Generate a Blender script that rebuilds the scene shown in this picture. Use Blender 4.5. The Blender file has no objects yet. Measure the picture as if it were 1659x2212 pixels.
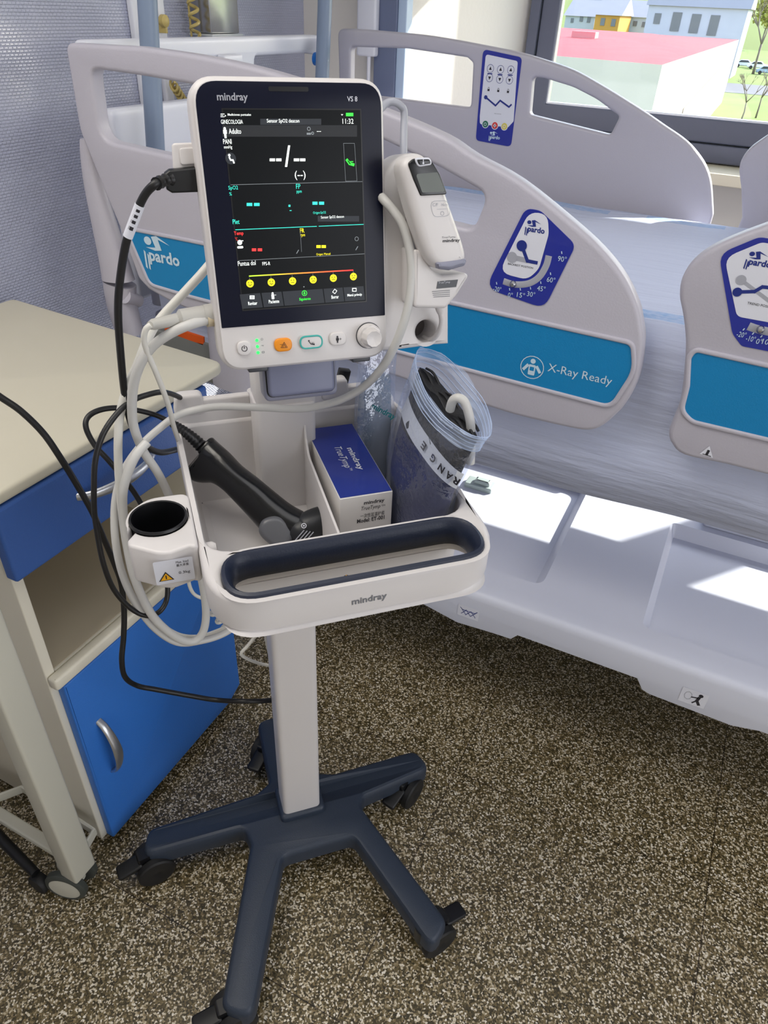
import bpy, bmesh, math, random
from math import sin, cos, pi, radians, sqrt, atan2
from mathutils import Vector as V, Matrix
from mathutils.geometry import tessellate_polygon
random.seed(7)
S = bpy.context.scene
COL = S.collection

# ------------------------------------------------------------ camera
W_, H_, FPX, CX, CY = 1659., 2212., 1536., 829.5, 1106.
down = V((725 - CX, 3250 - CY, FPX)).normalized()
vy = V((1756 - CX, 50 - CY, FPX)); vy = (vy - down * vy.dot(down)).normalized()
vz = -down; vx = vy.cross(vz)
CAM = V((0, 0, 1.55))
def toworld(c): return V((vx.dot(c), vy.dot(c), vz.dot(c)))
right, up, back = toworld(V((1, 0, 0))), toworld(V((0, -1, 0))), toworld(V((0, 0, -1)))
cd = bpy.data.cameras.new('camera'); cam = bpy.data.objects.new('camera', cd); COL.objects.link(cam)
cam.matrix_world = Matrix(((right.x, up.x, back.x, CAM.x), (right.y, up.y, back.y, CAM.y), (right.z, up.z, back.z, CAM.z), (0, 0, 0, 1)))
cd.sensor_fit = 'HORIZONTAL'; cd.sensor_width = 36; cd.lens = FPX / W_ * 36; cd.clip_start = .02; cd.clip_end = 3000
S.camera = cam

# ------------------------------------------------------------ world, sun, lights, exposure
w = bpy.data.worlds.new('sky'); S.world = w; w.use_nodes = True
nt = w.node_tree; bg = nt.nodes['Background']
sk = nt.nodes.new('ShaderNodeTexSky'); sk.sky_type = 'NISHITA'; sk.sun_disc = False
sk.sun_elevation = radians(30); sk.sun_rotation = radians(38); sk.air_density = 1.0; sk.dust_density = 1.5
mxs = nt.nodes.new('ShaderNodeMix'); mxs.data_type = 'RGBA'; mxs.inputs[0].default_value = .4; mxs.inputs[7].default_value = (2.2, 2.3, 2.6, 1)
nt.links.new(sk.outputs[0], mxs.inputs[6]); nt.links.new(mxs.outputs[2], bg.inputs[0]); bg.inputs[1].default_value = .75
SUNDIR = V((.61, .79, .60)).normalized()
sl = bpy.data.lights.new('sun', 'SUN'); sl.energy = 7.5; sl.angle = radians(.6); sl.color = (1, .95, .87)
so = bpy.data.objects.new('sun', sl); COL.objects.link(so); so.rotation_euler = SUNDIR.to_track_quat('Z', 'Y').to_euler()
def area(name, loc, size, power, col, aim):
    l = bpy.data.lights.new(name, 'AREA'); l.shape = 'RECTANGLE'; l.size, l.size_y = size; l.energy = power; l.color = col
    o = bpy.data.objects.new(name, l); COL.objects.link(o); o.location = loc
    o.rotation_euler = (V(loc) - V(aim)).to_track_quat('Z', 'Y').to_euler(); return o
area('overhead_fill_light', (.2, .3, 2.62), (1.2, 1.2), 5, (.97, .97, 1), (.2, .3, 0))  # added overhead fill for the room, no fixture modelled
area('overhead_fill_light', (-1.0, .1, 2.62), (.9, .9), 13, (1, .94, .84), (-1.0, .3, 0))  # second added fill, warmer, over the cabinet side
area('side_fill_light', (2.6, .1, 1.25), (2.4, 2.0), 38, (.92, .94, 1), (-1, .4, .6))  # added fill standing in for daylight; the right wall has no window
pl = area('window_portal', (.8, 3.02, 1.7), (3.2, .95), 1, (1, 1, 1), (.8, 0, 1.7)); pl.data.cycles.is_portal = True
S.view_settings.view_transform = 'Standard'; S.view_settings.look = 'None'; S.view_settings.gamma = 1
S.view_settings.use_curve_mapping = False; S.view_settings.exposure = 0.35

# ------------------------------------------------------------ helpers
def lin(c):
    c = c / 255.
    return c / 12.92 if c <= .04045 else ((c + .055) / 1.055) ** 2.4
MATS = {}
def mat(name, rgb, rough=.5, metal=0, spec=.5, emit=0, coat=0, alpha=1, noise=0, bump=0, bscale=60, nscale=8):
    if name in MATS: return MATS[name]
    m = bpy.data.materials.new(name); m.use_nodes = True; n = m.node_tree; b = n.nodes['Principled BSDF']
    c = (lin(rgb[0]), lin(rgb[1]), lin(rgb[2]), 1)
    b.inputs['Base Color'].default_value = c; b.inputs['Roughness'].default_value = rough; b.inputs['Metallic'].default_value = metal
    b.inputs['Specular IOR Level'].default_value = spec
    if coat: b.inputs['Coat Weight'].default_value = coat
    if emit: b.inputs['Emission Color'].default_value = c; b.inputs['Emission Strength'].default_value = emit
    if alpha < 1: b.inputs['Alpha'].default_value = alpha
    tc = n.nodes.new('ShaderNodeTexCoord'); nz = n.nodes.new('ShaderNodeTexNoise'); nz.inputs['Scale'].default_value = nscale
    n.links.new(tc.outputs['Object'], nz.inputs['Vector'])
    mr = n.nodes.new('ShaderNodeMapRange'); mr.inputs[3].default_value = max(0, rough - .05); mr.inputs[4].default_value = min(1, rough + .05)
    n.links.new(nz.outputs[0], mr.inputs[0]); n.links.new(mr.outputs[0], b.inputs['Roughness'])
    if noise:
        mx = n.nodes.new('ShaderNodeMix'); mx.data_type = 'RGBA'; mx.inputs[6].default_value = c
        mx.inputs[7].default_value = (c[0] * (1 - noise), c[1] * (1 - noise), c[2] * (1 - noise), 1)
        n.links.new(nz.outputs[0], mx.inputs[0]); n.links.new(mx.outputs[2], b.inputs['Base Color'])
    if bump:
        nb = n.nodes.new('ShaderNodeTexNoise'); nb.inputs['Scale'].default_value = bscale; n.links.new(tc.outputs['Object'], nb.inputs['Vector'])
        bp = n.nodes.new('ShaderNodeBump'); bp.inputs['Strength'].default_value = bump; bp.inputs['Distance'].default_value = .002
        n.links.new(nb.outputs[0], bp.inputs['Height']); n.links.new(bp.outputs[0], b.inputs['Normal'])
    MATS[name] = m; return m
def tex_mat(name, fn):
    m = bpy.data.materials.new(name); m.use_nodes = True; fn(m.node_tree, m.node_tree.nodes['Principled BSDF']); MATS[name] = m; return m

def ray(px, py): return toworld(V((px - CX, py - CY, FPX)))
def at(px, py, ax, v):
    r = ray(px, py); return CAM + r * ((v - CAM[ax]) / r[ax])
class F:
    """a frame in the room: origin and three unit axes"""
    def __init__(s, o, u, v, n=None):
        s.o = V(o); s.u = V(u).normalized(); s.v = V(v).normalized(); s.n = V(n).normalized() if n is not None else s.u.cross(s.v).normalized()
    def p(s, a, b, c=0): return s.o + s.u * a + s.v * b + s.n * c
    def hit(s, px, py, d=0):
        r = ray(px, py); o = s.o + s.n * d; q = CAM + r * ((o - CAM).dot(s.n) / r.dot(s.n)) - s.o; return (q.dot(s.u), q.dot(s.v))
    def hits(s, pts, d=0): return [s.hit(x, y, d) for x, y in pts]
    def at(s, a, b, c=0): return F(s.p(a, b, c), s.u, s.v, s.n)
    def rot(s, ang):
        return F(s.o, s.u * cos(ang) + s.v * sin(ang), s.v * cos(ang) - s.u * sin(ang), s.n)
    def loc(s, px, py, ax, v):
        r = ray(px, py); q = CAM - s.o; rr = [r.dot(a) for a in (s.u, s.v, s.n)]; cc = [q.dot(a) for a in (s.u, s.v, s.n)]
        t = (v - cc[ax]) / rr[ax]; return V([cc[i] + t * rr[i] for i in range(3)])
def hitpoly(fr, pts, d=0): return fr.hits(pts, d)
def area2(p): return sum(p[i][0] * p[(i + 1) % len(p)][1] - p[(i + 1) % len(p)][0] * p[i][1] for i in range(len(p))) / 2
def rpoly(pts, r, seg=5):
    """polygon with rounded corners; r one radius or a list"""
    n = len(pts); out = []
    for i in range(n):
        p0, p1, p2 = V(pts[i - 1][:2]), V(pts[i][:2]), V(pts[(i + 1) % n][:2]); rr = r[i] if isinstance(r, (list, tuple)) else r
        a, b = (p0 - p1), (p2 - p1); la, lb = a.length, b.length
        if rr <= 0 or la < 1e-9 or lb < 1e-9: out.append((p1.x, p1.y)); continue
        a /= la; b /= lb; ang = a.angle(b)
        if ang > pi - .02: out.append((p1.x, p1.y)); continue
        d = min(rr / math.tan(ang / 2), la * .49, lb * .49); q0 = p1 + a * d; q1 = p1 + b * d
        for k in range(seg + 1):
            t = k / seg; q = q0 * (1 - t) ** 2 + p1 * (2 * t * (1 - t)) + q1 * t * t; out.append((q.x, q.y))
    return out
def rrect(x0, y0, x1, y1, r, seg=5): return rpoly([(x0, y0), (x1, y0), (x1, y1), (x0, y1)], r, seg)
def ell(cx, cy, a, b=None, n=20): b = b or a; return [(cx + a * cos(2 * pi * k / n), cy + b * sin(2 * pi * k / n)) for k in range(n)]
def spl(pts, n=6, closed=False):
    """Catmull-Rom through points"""
    P = [V(p) for p in pts]; out = []; m = len(P)
    rng = range(m) if closed else range(m - 1)
    for i in rng:
        if closed: p0, p1, p2, p3 = P[i - 1], P[i], P[(i + 1) % m], P[(i + 2) % m]
        else: p0, p1, p2, p3 = P[max(i - 1, 0)], P[i], P[i + 1], P[min(i + 2, m - 1)]
        for k in range(n):
            t = k / n; out.append(.5 * ((2 * p1) + (p2 - p0) * t + (2 * p0 - 5 * p1 + 4 * p2 - p3) * t * t + (3 * p1 - p0 - 3 * p2 + p3) * t ** 3))
    if not closed: out.append(P[-1])
    return out
def offs(p, d):
    """move a closed CCW loop inwards by d"""
    n = len(p); out = []
    for i in range(n):
        a, b, c = V(p[i - 1]), V(p[i]), V(p[(i + 1) % n]); e, f = b - a, c - b
        if e.length < 1e-9: e = f
        if f.length < 1e-9: f = e
        n1 = V((-e.y, e.x)).normalized(); n2 = V((-f.y, f.x)).normalized(); m = n1 + n2
        if m.length < 1e-6: m = n1
        m.normalize(); k = min(1 / max(m.dot(n1), .35), 2.0); q = b + m * d * k; out.append((q.x, q.y))
    return out
TXT = {}
def text2d(s, bold=0, shear=0):
    k = (s, bold, shear)
    if k not in TXT:
        c = bpy.data.curves.new('t', 'FONT'); c.body = s; c.offset = bold; c.shear = shear; c.resolution_u = 2; c.fill_mode = 'FRONT'
        o = bpy.data.objects.new('t', c); COL.objects.link(o); bpy.context.view_layer.update()
        me = bpy.data.meshes.new_from_object(o.evaluated_get(bpy.context.evaluated_depsgraph_get()))
        vs = [(v.co.x, v.co.y) for v in me.vertices]; fs = [tuple(p.vertices) for p in me.polygons]
        bpy.data.objects.remove(o); bpy.data.curves.remove(c); bpy.data.meshes.remove(me); TXT[k] = (vs, fs)
    return TXT[k]
class B:
    def __init__(s): s.v = []; s.f = []; s.m = []; s.mats = []
    def mi(s, m):
        if m not in s.mats: s.mats.append(m)
        return s.mats.index(m)
    def raw(s, vs, fs, m):
        o = len(s.v); s.v += [V(q) for q in vs]; s.f += [tuple(i + o for i in f) for f in fs]; s.m += [s.mi(m)] * len(fs); return s
    def cap(s, fr, loops, d, m):
        pts = [V((x, y, 0)) for l in loops for x, y in l]
        tri = tessellate_polygon([[V((x, y, 0)) for x, y in l] for l in loops])
        return s.raw([fr.p(q.x, q.y, d) for q in pts], tri, m)
    def plate(s, fr, outer, d0, d1, m, bev=0, holes=(), back=True, seg=3, bevback=False, front=True):
        """extruded outline in frame fr from depth d0 (back) to d1 (front, bevelled)"""
        if area2(outer) < 0: outer = outer[::-1]
        hs = [h if area2(h) > 0 else h[::-1] for h in holes]
        prof = [(0, d0)]
        if bevback and bev: prof = [(bev * (1 - sin(pi / 2 * k / seg)), d0 + bev * (1 - cos(pi / 2 * k / seg))) for k in range(seg + 1)]
        if bev: prof += [(bev * (1 - cos(pi / 2 * k / seg)), d1 - bev * (1 - sin(pi / 2 * k / seg))) for k in range(seg + 1)]
        else: prof.append((0, d1))
        for li, l in enumerate([outer] + hs):
            sg = 1 if li == 0 else -1; n = len(l); vs = []
            for (i, d) in prof:
                q = offs(l, sg * i) if i > 1e-7 else l
                vs += [fr.p(x, y, d) for x, y in q]
            fs = [(a * n + k, a * n + (k + 1) % n, (a + 1) * n + (k + 1) % n, (a + 1) * n + k) for a in range(len(prof) - 1) for k in range(n)]
            s.raw(vs, fs, m)
        if front:
            i, d = prof[-1]; s.cap(fr, [offs(outer, i) if i else outer] + [offs(h, -i) if i else h for h in hs], d, m)
        if back:
            i, d = prof[0]; s.cap(fr, [offs(outer, i) if i > 1e-7 else outer] + [offs(h, -i) if i > 1e-7 else h for h in hs], d, m)
        return s
    def flat(s, fr, pts, d, m): 
        if area2(pts) < 0: pts = pts[::-1]
        return s.cap(fr, [pts], d, m)
    def ring(s, fr, outer, inner, d, m): return s.cap(fr, [outer, inner], d, m)
    def line(s, fr, pts, wd, d, m):
        """a drawn polyline of width wd"""
        for j, (a, b) in enumerate(zip(pts, pts[1:])):
            a, b = V(a), V(b); d += 2e-5; e = b - a
            if e.length < 1e-9: continue
            e.normalize(); nn = V((-e.y, e.x)) * wd / 2; e = e * wd * .3
            s.raw([fr.p(*(a - e - nn), d), fr.p(*(b + e - nn), d), fr.p(*(b + e + nn), d), fr.p(*(a - e + nn), d)], [(0, 1, 2, 3)], m)
        return s
    def box(s, x0, x1, y0, y1, z0, z1, m, bev=0, fr=None):
        fr = fr or F((0, 0, 0), (1, 0, 0), (0, 1, 0)); o = [(x0, y0), (x1, y0), (x1, y1), (x0, y1)]
        if bev: o = rrect(x0, y0, x1, y1, bev, 3)
        return s.plate(fr, o, z0, z1, m, bev=bev * .9, bevback=bool(bev))
    def tube(s, pts, r, m, n=10, caps=True, el=None, upv=None):
        P = [V(p) for p in pts]; N = len(P); rr = r if isinstance(r, (list, tuple)) else [r] * N
        T = [(P[min(i + 1, N - 1)] - P[max(i - 1, 0)]).normalized() for i in range(N)]
        u = V(upv) if upv is not None else V((0, 0, 1))
        if abs(u.dot(T[0])) > .95: u = V((1, .1, 0))
        vs = []
        for i in range(N):
            a = (u - T[i] * u.dot(T[i])).normalized(); b = T[i].cross(a)
            if upv is None: u = a
            ra, rb = rr[i] if isinstance(rr[i], (tuple, list)) else (rr[i], rr[i])
            for k in range(n):
                t = 2 * pi * k / n; ct, st = cos(t), sin(t)
                if el: ct = math.copysign(abs(ct) ** el, ct); st = math.copysign(abs(st) ** el, st)
                vs.append(P[i] + a * ra * ct + b * rb * st)
        fs = [(i * n + k, i * n + (k + 1) % n, (i + 1) * n + (k + 1) % n, (i + 1) * n + k) for i in range(N - 1) for k in range(n)]
        if caps: fs += [tuple(range(n))[::-1], tuple((N - 1) * n + k for k in range(n))]
        return s.raw(vs, fs, m)
    def lathe(s, fr, prof, m, n=28, caps=True):
        vs = [fr.p(r * cos(2 * pi * k / n), r * sin(2 * pi * k / n), h) for r, h in prof for k in range(n)]
        N = len(prof); fs = [(i * n + k, i * n + (k + 1) % n, (i + 1) * n + (k + 1) % n, (i + 1) * n + k) for i in range(N - 1) for k in range(n)]
        if caps: fs += [tuple(range(n))[::-1], tuple((N - 1) * n + k for k in range(n))]
        return s.raw(vs, fs, m)
    def text(s, fr, t, x, y, wd, m, ht=None, d=.0004, bold=0, shear=0, al='L', rot=0):
        """text with its lower left corner at x, y, wd wide"""
        vs, fs = text2d(t, bold, shear)
        if not vs: return s
        x0, x1 = min(a for a, b in vs), max(a for a, b in vs); y0, y1 = min(b for a, b in vs), max(b for a, b in vs)
        kx = wd / (x1 - x0); ky = ht / (y1 - y0) if ht else kx
        ox = {'L': 0, 'C': -wd / 2, 'R': -wd}[al]; f2 = fr.at(x, y).rot(rot) if rot else fr.at(x, y)
        return s.raw([f2.p((a - x0) * kx + ox, (b - y0) * ky, d) for a, b in vs], fs, m)
    def build(s, name, parent=None, label=None, cat=None, group=None, kind=None, sharp=38, weld=True):
        me = bpy.data.meshes.new(name); off = V((0, 0, 0)); p = parent
        while p is not None: off = off + p.location; p = p.parent
        me.from_pydata([tuple(q - off) for q in s.v], [], s.f)
        for m in s.mats: me.materials.append(m)
        me.polygons.foreach_set('material_index', s.m)
        bm = bmesh.new(); bm.from_mesh(me)
        if weld: bmesh.ops.remove_doubles(bm, verts=bm.verts, dist=1e-6)
        bmesh.ops.recalc_face_normals(bm, faces=bm.faces); bm.to_mesh(me); bm.free()
        me.shade_smooth(); me.set_sharp_from_angle(angle=radians(sharp)); me.update()
        o = bpy.data.objects.new(name, me); COL.objects.link(o); o.parent = parent
        tag(o, label, cat, group, kind); return o
def tag(o, label=None, cat=None, group=None, kind=None):
    if label: o['label'] = label
    if cat: o['category'] = cat
    if group: o['group'] = group
    if kind: o['kind'] = kind
def thing(name, loc, label, cat, group=None):
    o = bpy.data.objects.new(name, None); COL.objects.link(o); o.location = loc; o.empty_display_size = .05
    tag(o, label, cat, group); return o
def facing(o, u, v): return F(o, u, v)

# ------------------------------------------------------------ materials
WHITE = mat('warm_white_plastic', (224, 220, 219), .38, noise=.03)
COVERW = mat('cover_white_plastic', (216, 219, 232), .42)
RAILW = mat('rail_white_plastic', (188, 185, 196), .42, bump=.15, bscale=300)
COOLW = mat('cool_white_plastic', (226, 228, 238), .4)
GREYP = mat('grey_plastic', (140, 142, 160), .4)
NAVY = mat('navy_plastic', (30, 38, 58), .42, bump=.1, bscale=400)
BASEM = mat('slate_plastic', (48, 58, 74), .45, bump=.2, bscale=500, noise=.1)
BLACK = mat('black_plastic', (16, 17, 20), .38)
GLOSSB = mat('glossy_black_plastic', (14, 15, 19), .22, spec=.6)
RUBBER = mat('black_rubber', (24, 24, 26), .6)
DGREY = mat('dark_grey_plastic', (70, 72, 78), .4)
INK = mat('dark_ink', (38, 36, 44), .6)
INKG = mat('grey_ink', (120, 122, 128), .6)
NAVYINK = mat('navy_ink', (28, 46, 130), .5)
BLUEL = mat('label_blue', (28, 42, 150), .4, coat=.3)
LABELW = mat('label_white', (226, 228, 238), .45)
LGREY = mat('light_grey_plastic', (170, 172, 182), .4)
TEAL = mat('blue_panel', (0, 131, 190), .5, bump=.15, bscale=500, noise=.05)
PANELTXT = mat('panel_white_print', (200, 222, 236), .5)
CREAM = mat('cream_laminate', (236, 230, 212), .5, bump=.1, bscale=200, noise=.03)
BEIGE = mat('beige_laminate', (196, 184, 160), .6)
BLUEC = mat('blue_laminate', (54, 122, 212), .45, bump=.25, bscale=350, noise=.05)
METAL = mat('brushed_metal', (190, 190, 190), .25, metal=1)
CHROME = mat('satin_metal', (200, 202, 206), .3, metal=.9)
POLE_M = mat('blue_grey_paint', (126, 142, 166), .4)
PALEC = mat('white_cable', (226, 224, 216), .42)
GREYC = mat('grey_hose', (204, 203, 200), .42)
BLACKC = mat('black_cable', (18, 18, 20), .42)
ORANGE = mat('orange_print', (244, 150, 20), .4)
TEALP = mat('teal_print', (60, 176, 168), .4)
GREEN_E = mat('green_led', (40, 240, 90), .4, emit=1.2)
YELLOWT = mat('yellow_sign', (245, 180, 20), .5)

# ------------------------------------------------------------ room shell
def floor_nodes(n, b):
    tc = n.nodes.new('ShaderNodeTexCoord'); L = n.links.new
    vo = n.nodes.new('ShaderNodeTexVoronoi'); vo.inputs['Scale'].default_value = 310; L(tc.outputs['Object'], vo.inputs['Vector'])
    nz = n.nodes.new('ShaderNodeTexNoise'); nz.inputs['Scale'].default_value = 120; nz.inputs['Detail'].default_value = 4; L(tc.outputs['Object'], nz.inputs['Vector'])
    sep = n.nodes.new('ShaderNodeSeparateColor'); L(vo.outputs['Color'], sep.inputs[0])
    rp = n.nodes.new('ShaderNodeValToRGB'); e = rp.color_ramp.elements; rp.color_ramp.interpolation = 'LINEAR'
    cols = [(0, (34, 30, 18)), (.3, (74, 65, 42)), (.5, (112, 98, 66)), (.64, (142, 124, 88)), (.74, (206, 192, 162)), (.86, (244, 236, 220)), (1, (250, 246, 236))]
    while len(e) < len(cols): e.new(.5)
    for el, (p, c) in zip(e, cols): el.position = p; el.color = (lin(c[0]), lin(c[1]), lin(c[2]), 1)
    mx = n.nodes.new('ShaderNodeMix'); mx.inputs[0].default_value = .25; L(sep.outputs[0], mx.inputs[2]); L(nz.outputs[0], mx.inputs[3]); L(mx.outputs[0], rp.inputs[0])
    br = n.nodes.new('ShaderNodeTexBrick'); br.offset = 0; br.inputs['Scale'].default_value = 1; br.inputs['Brick Width'].default_value = .6; br.inputs['Row Height'].default_value = .6
    br.inputs['Mortar Size'].default_value = .0012; br.inputs['Color1'].default_value = (1, 1, 1, 1); br.inputs['Color2'].default_value = (1, 1, 1, 1); br.inputs['Mortar'].default_value = (.25, .22, .2, 1)
    mp = n.nodes.new('ShaderNodeMapping'); mp.inputs['Location'].default_value = (.26, .14, 0); L(tc.outputs['Object'], mp.inputs[0]); L(mp.outputs[0], br.inputs[0])
    m2 = n.nodes.new('ShaderNodeMix'); m2.data_type = 'RGBA'; m2.blend_type = 'MULTIPLY'; m2.inputs[0].default_value = 1; L(rp.outputs[0], m2.inputs[6]); L(br.outputs[0], m2.inputs[7])
    L(m2.outputs[2], b.inputs['Base Color']); b.inputs['Roughness'].default_value = .3; b.inputs['Specular IOR Level'].default_value = .6
FLOORM = tex_mat('terrazzo', floor_nodes)
def wall_nodes(n, b):
    tc = n.nodes.new('ShaderNodeTexCoord'); L = n.links.new
    mp = n.nodes.new('ShaderNodeMapping'); mp.inputs['Rotation'].default_value = (0, radians(90), radians(90)); L(tc.outputs['Object'], mp.inputs[0])
    sx = n.nodes.new('ShaderNodeSeparateXYZ'); L(tc.outputs['Object'], sx.inputs[0]); cb = n.nodes.new('ShaderNodeCombineXYZ'); L(sx.outputs[1], cb.inputs[0]); L(sx.outputs[2], cb.inputs[1])
    br = n.nodes.new('ShaderNodeTexBrick'); br.inputs['Scale'].default_value = 1; br.inputs['Brick Width'].default_value = .011; br.inputs['Row Height'].default_value = .0065
    br.inputs['Mortar Size'].default_value = .0018; br.inputs['Mortar Smooth'].default_value = 1
    br.inputs['Color1'].default_value = (1, 1, 1, 1); br.inputs['Color2'].default_value = (.75, .75, .75, 1); br.inputs['Mortar'].default_value = (0, 0, 0, 1); L(cb.outputs[0], br.inputs[0])
    nz = n.nodes.new('ShaderNodeTexNoise'); nz.inputs['Scale'].default_value = 2.6; L(tc.outputs['Object'], nz.inputs['Vector'])
    b1 = n.nodes.new('ShaderNodeBump'); b1.inputs['Strength'].default_value = .8; b1.inputs['Distance'].default_value = .09; L(nz.outputs[0], b1.inputs['Height'])
    b2 = n.nodes.new('ShaderNodeBump'); b2.inputs['Strength'].default_value = .8; b2.inputs['Distance'].default_value = .0016; L(br.outputs[0], b2.inputs['Height']); L(b1.outputs[0], b2.inputs['Normal'])
    L(b2.outputs[0], b.inputs['Normal']); b.inputs['Base Color'].default_value = (lin(186), lin(190), lin(212), 1); b.inputs['Roughness'].default_value = .3; b.inputs['Specular IOR Level'].default_value = .9
WALLM = tex_mat('woven_wallcovering', wall_nodes)
PLAIN = mat('wall_paint', (224, 220, 214), .6, bump=.2, bscale=80)
CEILM = mat('ceiling_paint', (232, 230, 226), .7)
FRAMEM = mat('dark_window_frame', (94, 98, 116), .4, noise=.05)
SILLM = mat('sill_stone', (226, 218, 196), .5)
X0, X1, Y0, Y1, ZC = -1.52, 2.7, -1.7, 3.0, 2.7
def struct(b, name): return b.build(name, kind='structure')
struct(B().box(X0 - .1, X1 + .1, Y0 - .1, Y1 + .25, -.1, 0, FLOORM), 'floor')
struct(B().box(X0 - .1, X1 + .1, Y0 - .1, Y1 + .25, ZC, ZC + .1, CEILM), 'ceiling')
struct(B().box(X0 - .1, X0, Y0 - .1, Y1 + .25, 0, ZC, WALLM), 'wall_left')
struct(B().box(X1, X1 + .1, Y0 - .1, Y1 + .25, 0, ZC, PLAIN), 'wall_right')
struct(B().box(X0, X1, Y0 - .1, Y0, 0, ZC, PLAIN), 'wall_back')
WX0, WX1, WZ0, WZ1 = -.90, 2.5, 1.14, 2.25
wb = B(); wb.box(X0, WX0, Y1, Y1 + .22, 0, ZC, PLAIN); wb.box(WX1, X1, Y1, Y1 + .22, 0, ZC, PLAIN)
wb.box(WX0, WX1, Y1, Y1 + .22, 0, WZ0, PLAIN); wb.box(WX0, WX1, Y1, Y1 + .22, WZ1, ZC, PLAIN); struct(wb, 'wall_front')
# the splayed pier left of the window, and the dark post at its near edge
FZ = F((0, 0, 0), (1, 0, 0), (0, 1, 0))
struct(B().plate(FZ, [(-1.135, 2.44), (-.905, 3.0), (X0, 3.0), (X0, 2.46), (-1.2, 2.46)], 0, ZC, PLAIN), 'wall_pier')
struct(B().box(-1.225, -1.148, 2.40, 2.47, 0, ZC, mat('blue_grey_post', (104, 114, 142), .4), .004), 'trim_1')
struct(B().box(-1.148, -1.118, 2.405, 2.45, 0, ZC, mat('pale_blue_trim', (176, 196, 222), .4), .004), 'trim_2')
# window_1: frame of the opening, sash and pane
FW = F((0, 2.98, 0), (1, 0, 0), (0, 0, 1))      # n points to the room (-Y)
wf = B()
gx0, gz0 = -.795, 1.27
wf.plate(FW, [(WX0, WZ0), (WX1, WZ0), (WX1, WZ1), (WX0, WZ1)], -.06, .02, FRAMEM, holes=[[(-.865, 1.195), (1.15, 1.195), (1.15, WZ1 - .05), (-.865, WZ1 - .05)], [(1.2, 1.195), (2.44, 1.195), (2.44, WZ1 - .05), (1.2, WZ1 - .05)]], bev=.004)
win = struct(wf, 'window_1')
sb = B()
for a, c in ((-.862, 1.148), (1.202, 2.438)):
    sb.plate(FW, [(a, 1.198), (c, 1.198), (c, WZ1 - .052), (a, WZ1 - .052)], -.05, .008, FRAMEM, holes=[[(a + .062, gz0), (c - .062, gz0), (c - .062, WZ1 - .11), (a + .062, WZ1 - .11)]], bev=.006)
    sb.plate(FW, [(a + .06, gz0 - .002), (c - .06, gz0 - .002), (c - .06, WZ1 - .108), (a + .06, WZ1 - .108)], -.03, .0, CHROME, holes=[[(a + .068, gz0 + .006), (c - .068, gz0 + .006), (c - .068, WZ1 - .116), (a + .068, WZ1 - .116)]], bev=.002)
sb.build('sash', win)
gm = bpy.data.materials.new('window_glass'); gm.use_nodes = True; n = gm.node_tree; n.nodes.remove(n.nodes['Principled BSDF'])
tr = n.nodes.new('ShaderNodeBsdfTransparent'); tr.inputs[0].default_value = (.96, .98, .98, 1); gl = n.nodes.new('ShaderNodeBsdfGlossy'); gl.inputs['Roughness'].default_value = .03
ms = n.nodes.new('ShaderNodeMixShader'); ms.inputs[0].default_value = .05; n.links.new(tr.outputs[0], ms.inputs[1]); n.links.new(gl.outputs[0], ms.inputs[2]); n.links.new(ms.outputs[0], n.nodes['Material Output'].inputs[0])
g = B()
for a, c in ((-.8, 1.09), (1.262, 2.378)): g.plate(FW, [(a, gz0), (c, gz0), (c, WZ1 - .11), (a, WZ1 - .11)], -.022, -.016, gm)
g.build('glass_pane', win)
struct(B().box(-1.0, WX1, 2.78, 2.995, 1.10, 1.135, SILLM, .004), 'trim_3')
struct(B().box(WX0 - .05, WX1 + .05, 2.90, 2.94, 1.87, 2.6, PLAIN, .01), 'unseen_blind')  # unseen blind above the view, lowered to block sun from the bed sheet
# ------------------------------------------------------------ hospital bed
bed = thing('hospital_bed', (-.15, 1.65, 0), 'raised white adjustable hospital bed with blue-panelled side rails standing under the window', 'hospital bed')
def logo(b, fr, x, y, wd, m, d=.0006):
    """lower case word with long first strokes and a reclining figure above it"""
    b.text(fr, 'pardo', x + wd * .14, y, wd * .86, m, d=d, bold=.03)
    b.flat(fr, [(x, y - wd * .08), (x + wd * .05, y - wd * .12), (x + wd * .05, y + wd * .26), (x, y + wd * .3)], d, m)
    b.flat(fr, [(x + wd * .09, y - wd * .1), (x + wd * .135, y - wd * .13), (x + wd * .135, y + wd * .2), (x + wd * .09, y + wd * .24)], d, m)
    b.flat(fr, ell(x + wd * .16, y + wd * .52, wd * .105, wd * .09), d, m)
    b.flat(fr, [(x + wd * .08, y + wd * .37), (x + wd * .36, y + wd * .40), (x + wd * .27, y + wd * .62), (x + wd * .42, y + wd * .66), (x + wd * .78, y + wd * .50), (x + wd * .46, y + wd * .585), (x + wd * .53, y + wd * .36), (x + wd * .34, y + wd * .33)], d, m)
FR = F((0, 1.15, 0), (1, 0, 0), (0, 0, 1))
FL = F((0, 2.15, 0), (1, 0, 0), (0, 0, 1))
def h2(fr, pts): return hitpoly(fr, pts)
def rail(fr, outline, holes, inset=None):
    b = B(); b.plate(fr, outline, -.034, 0, RAILW, bev=.008, bevback=True, holes=holes, seg=4); return b
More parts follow.
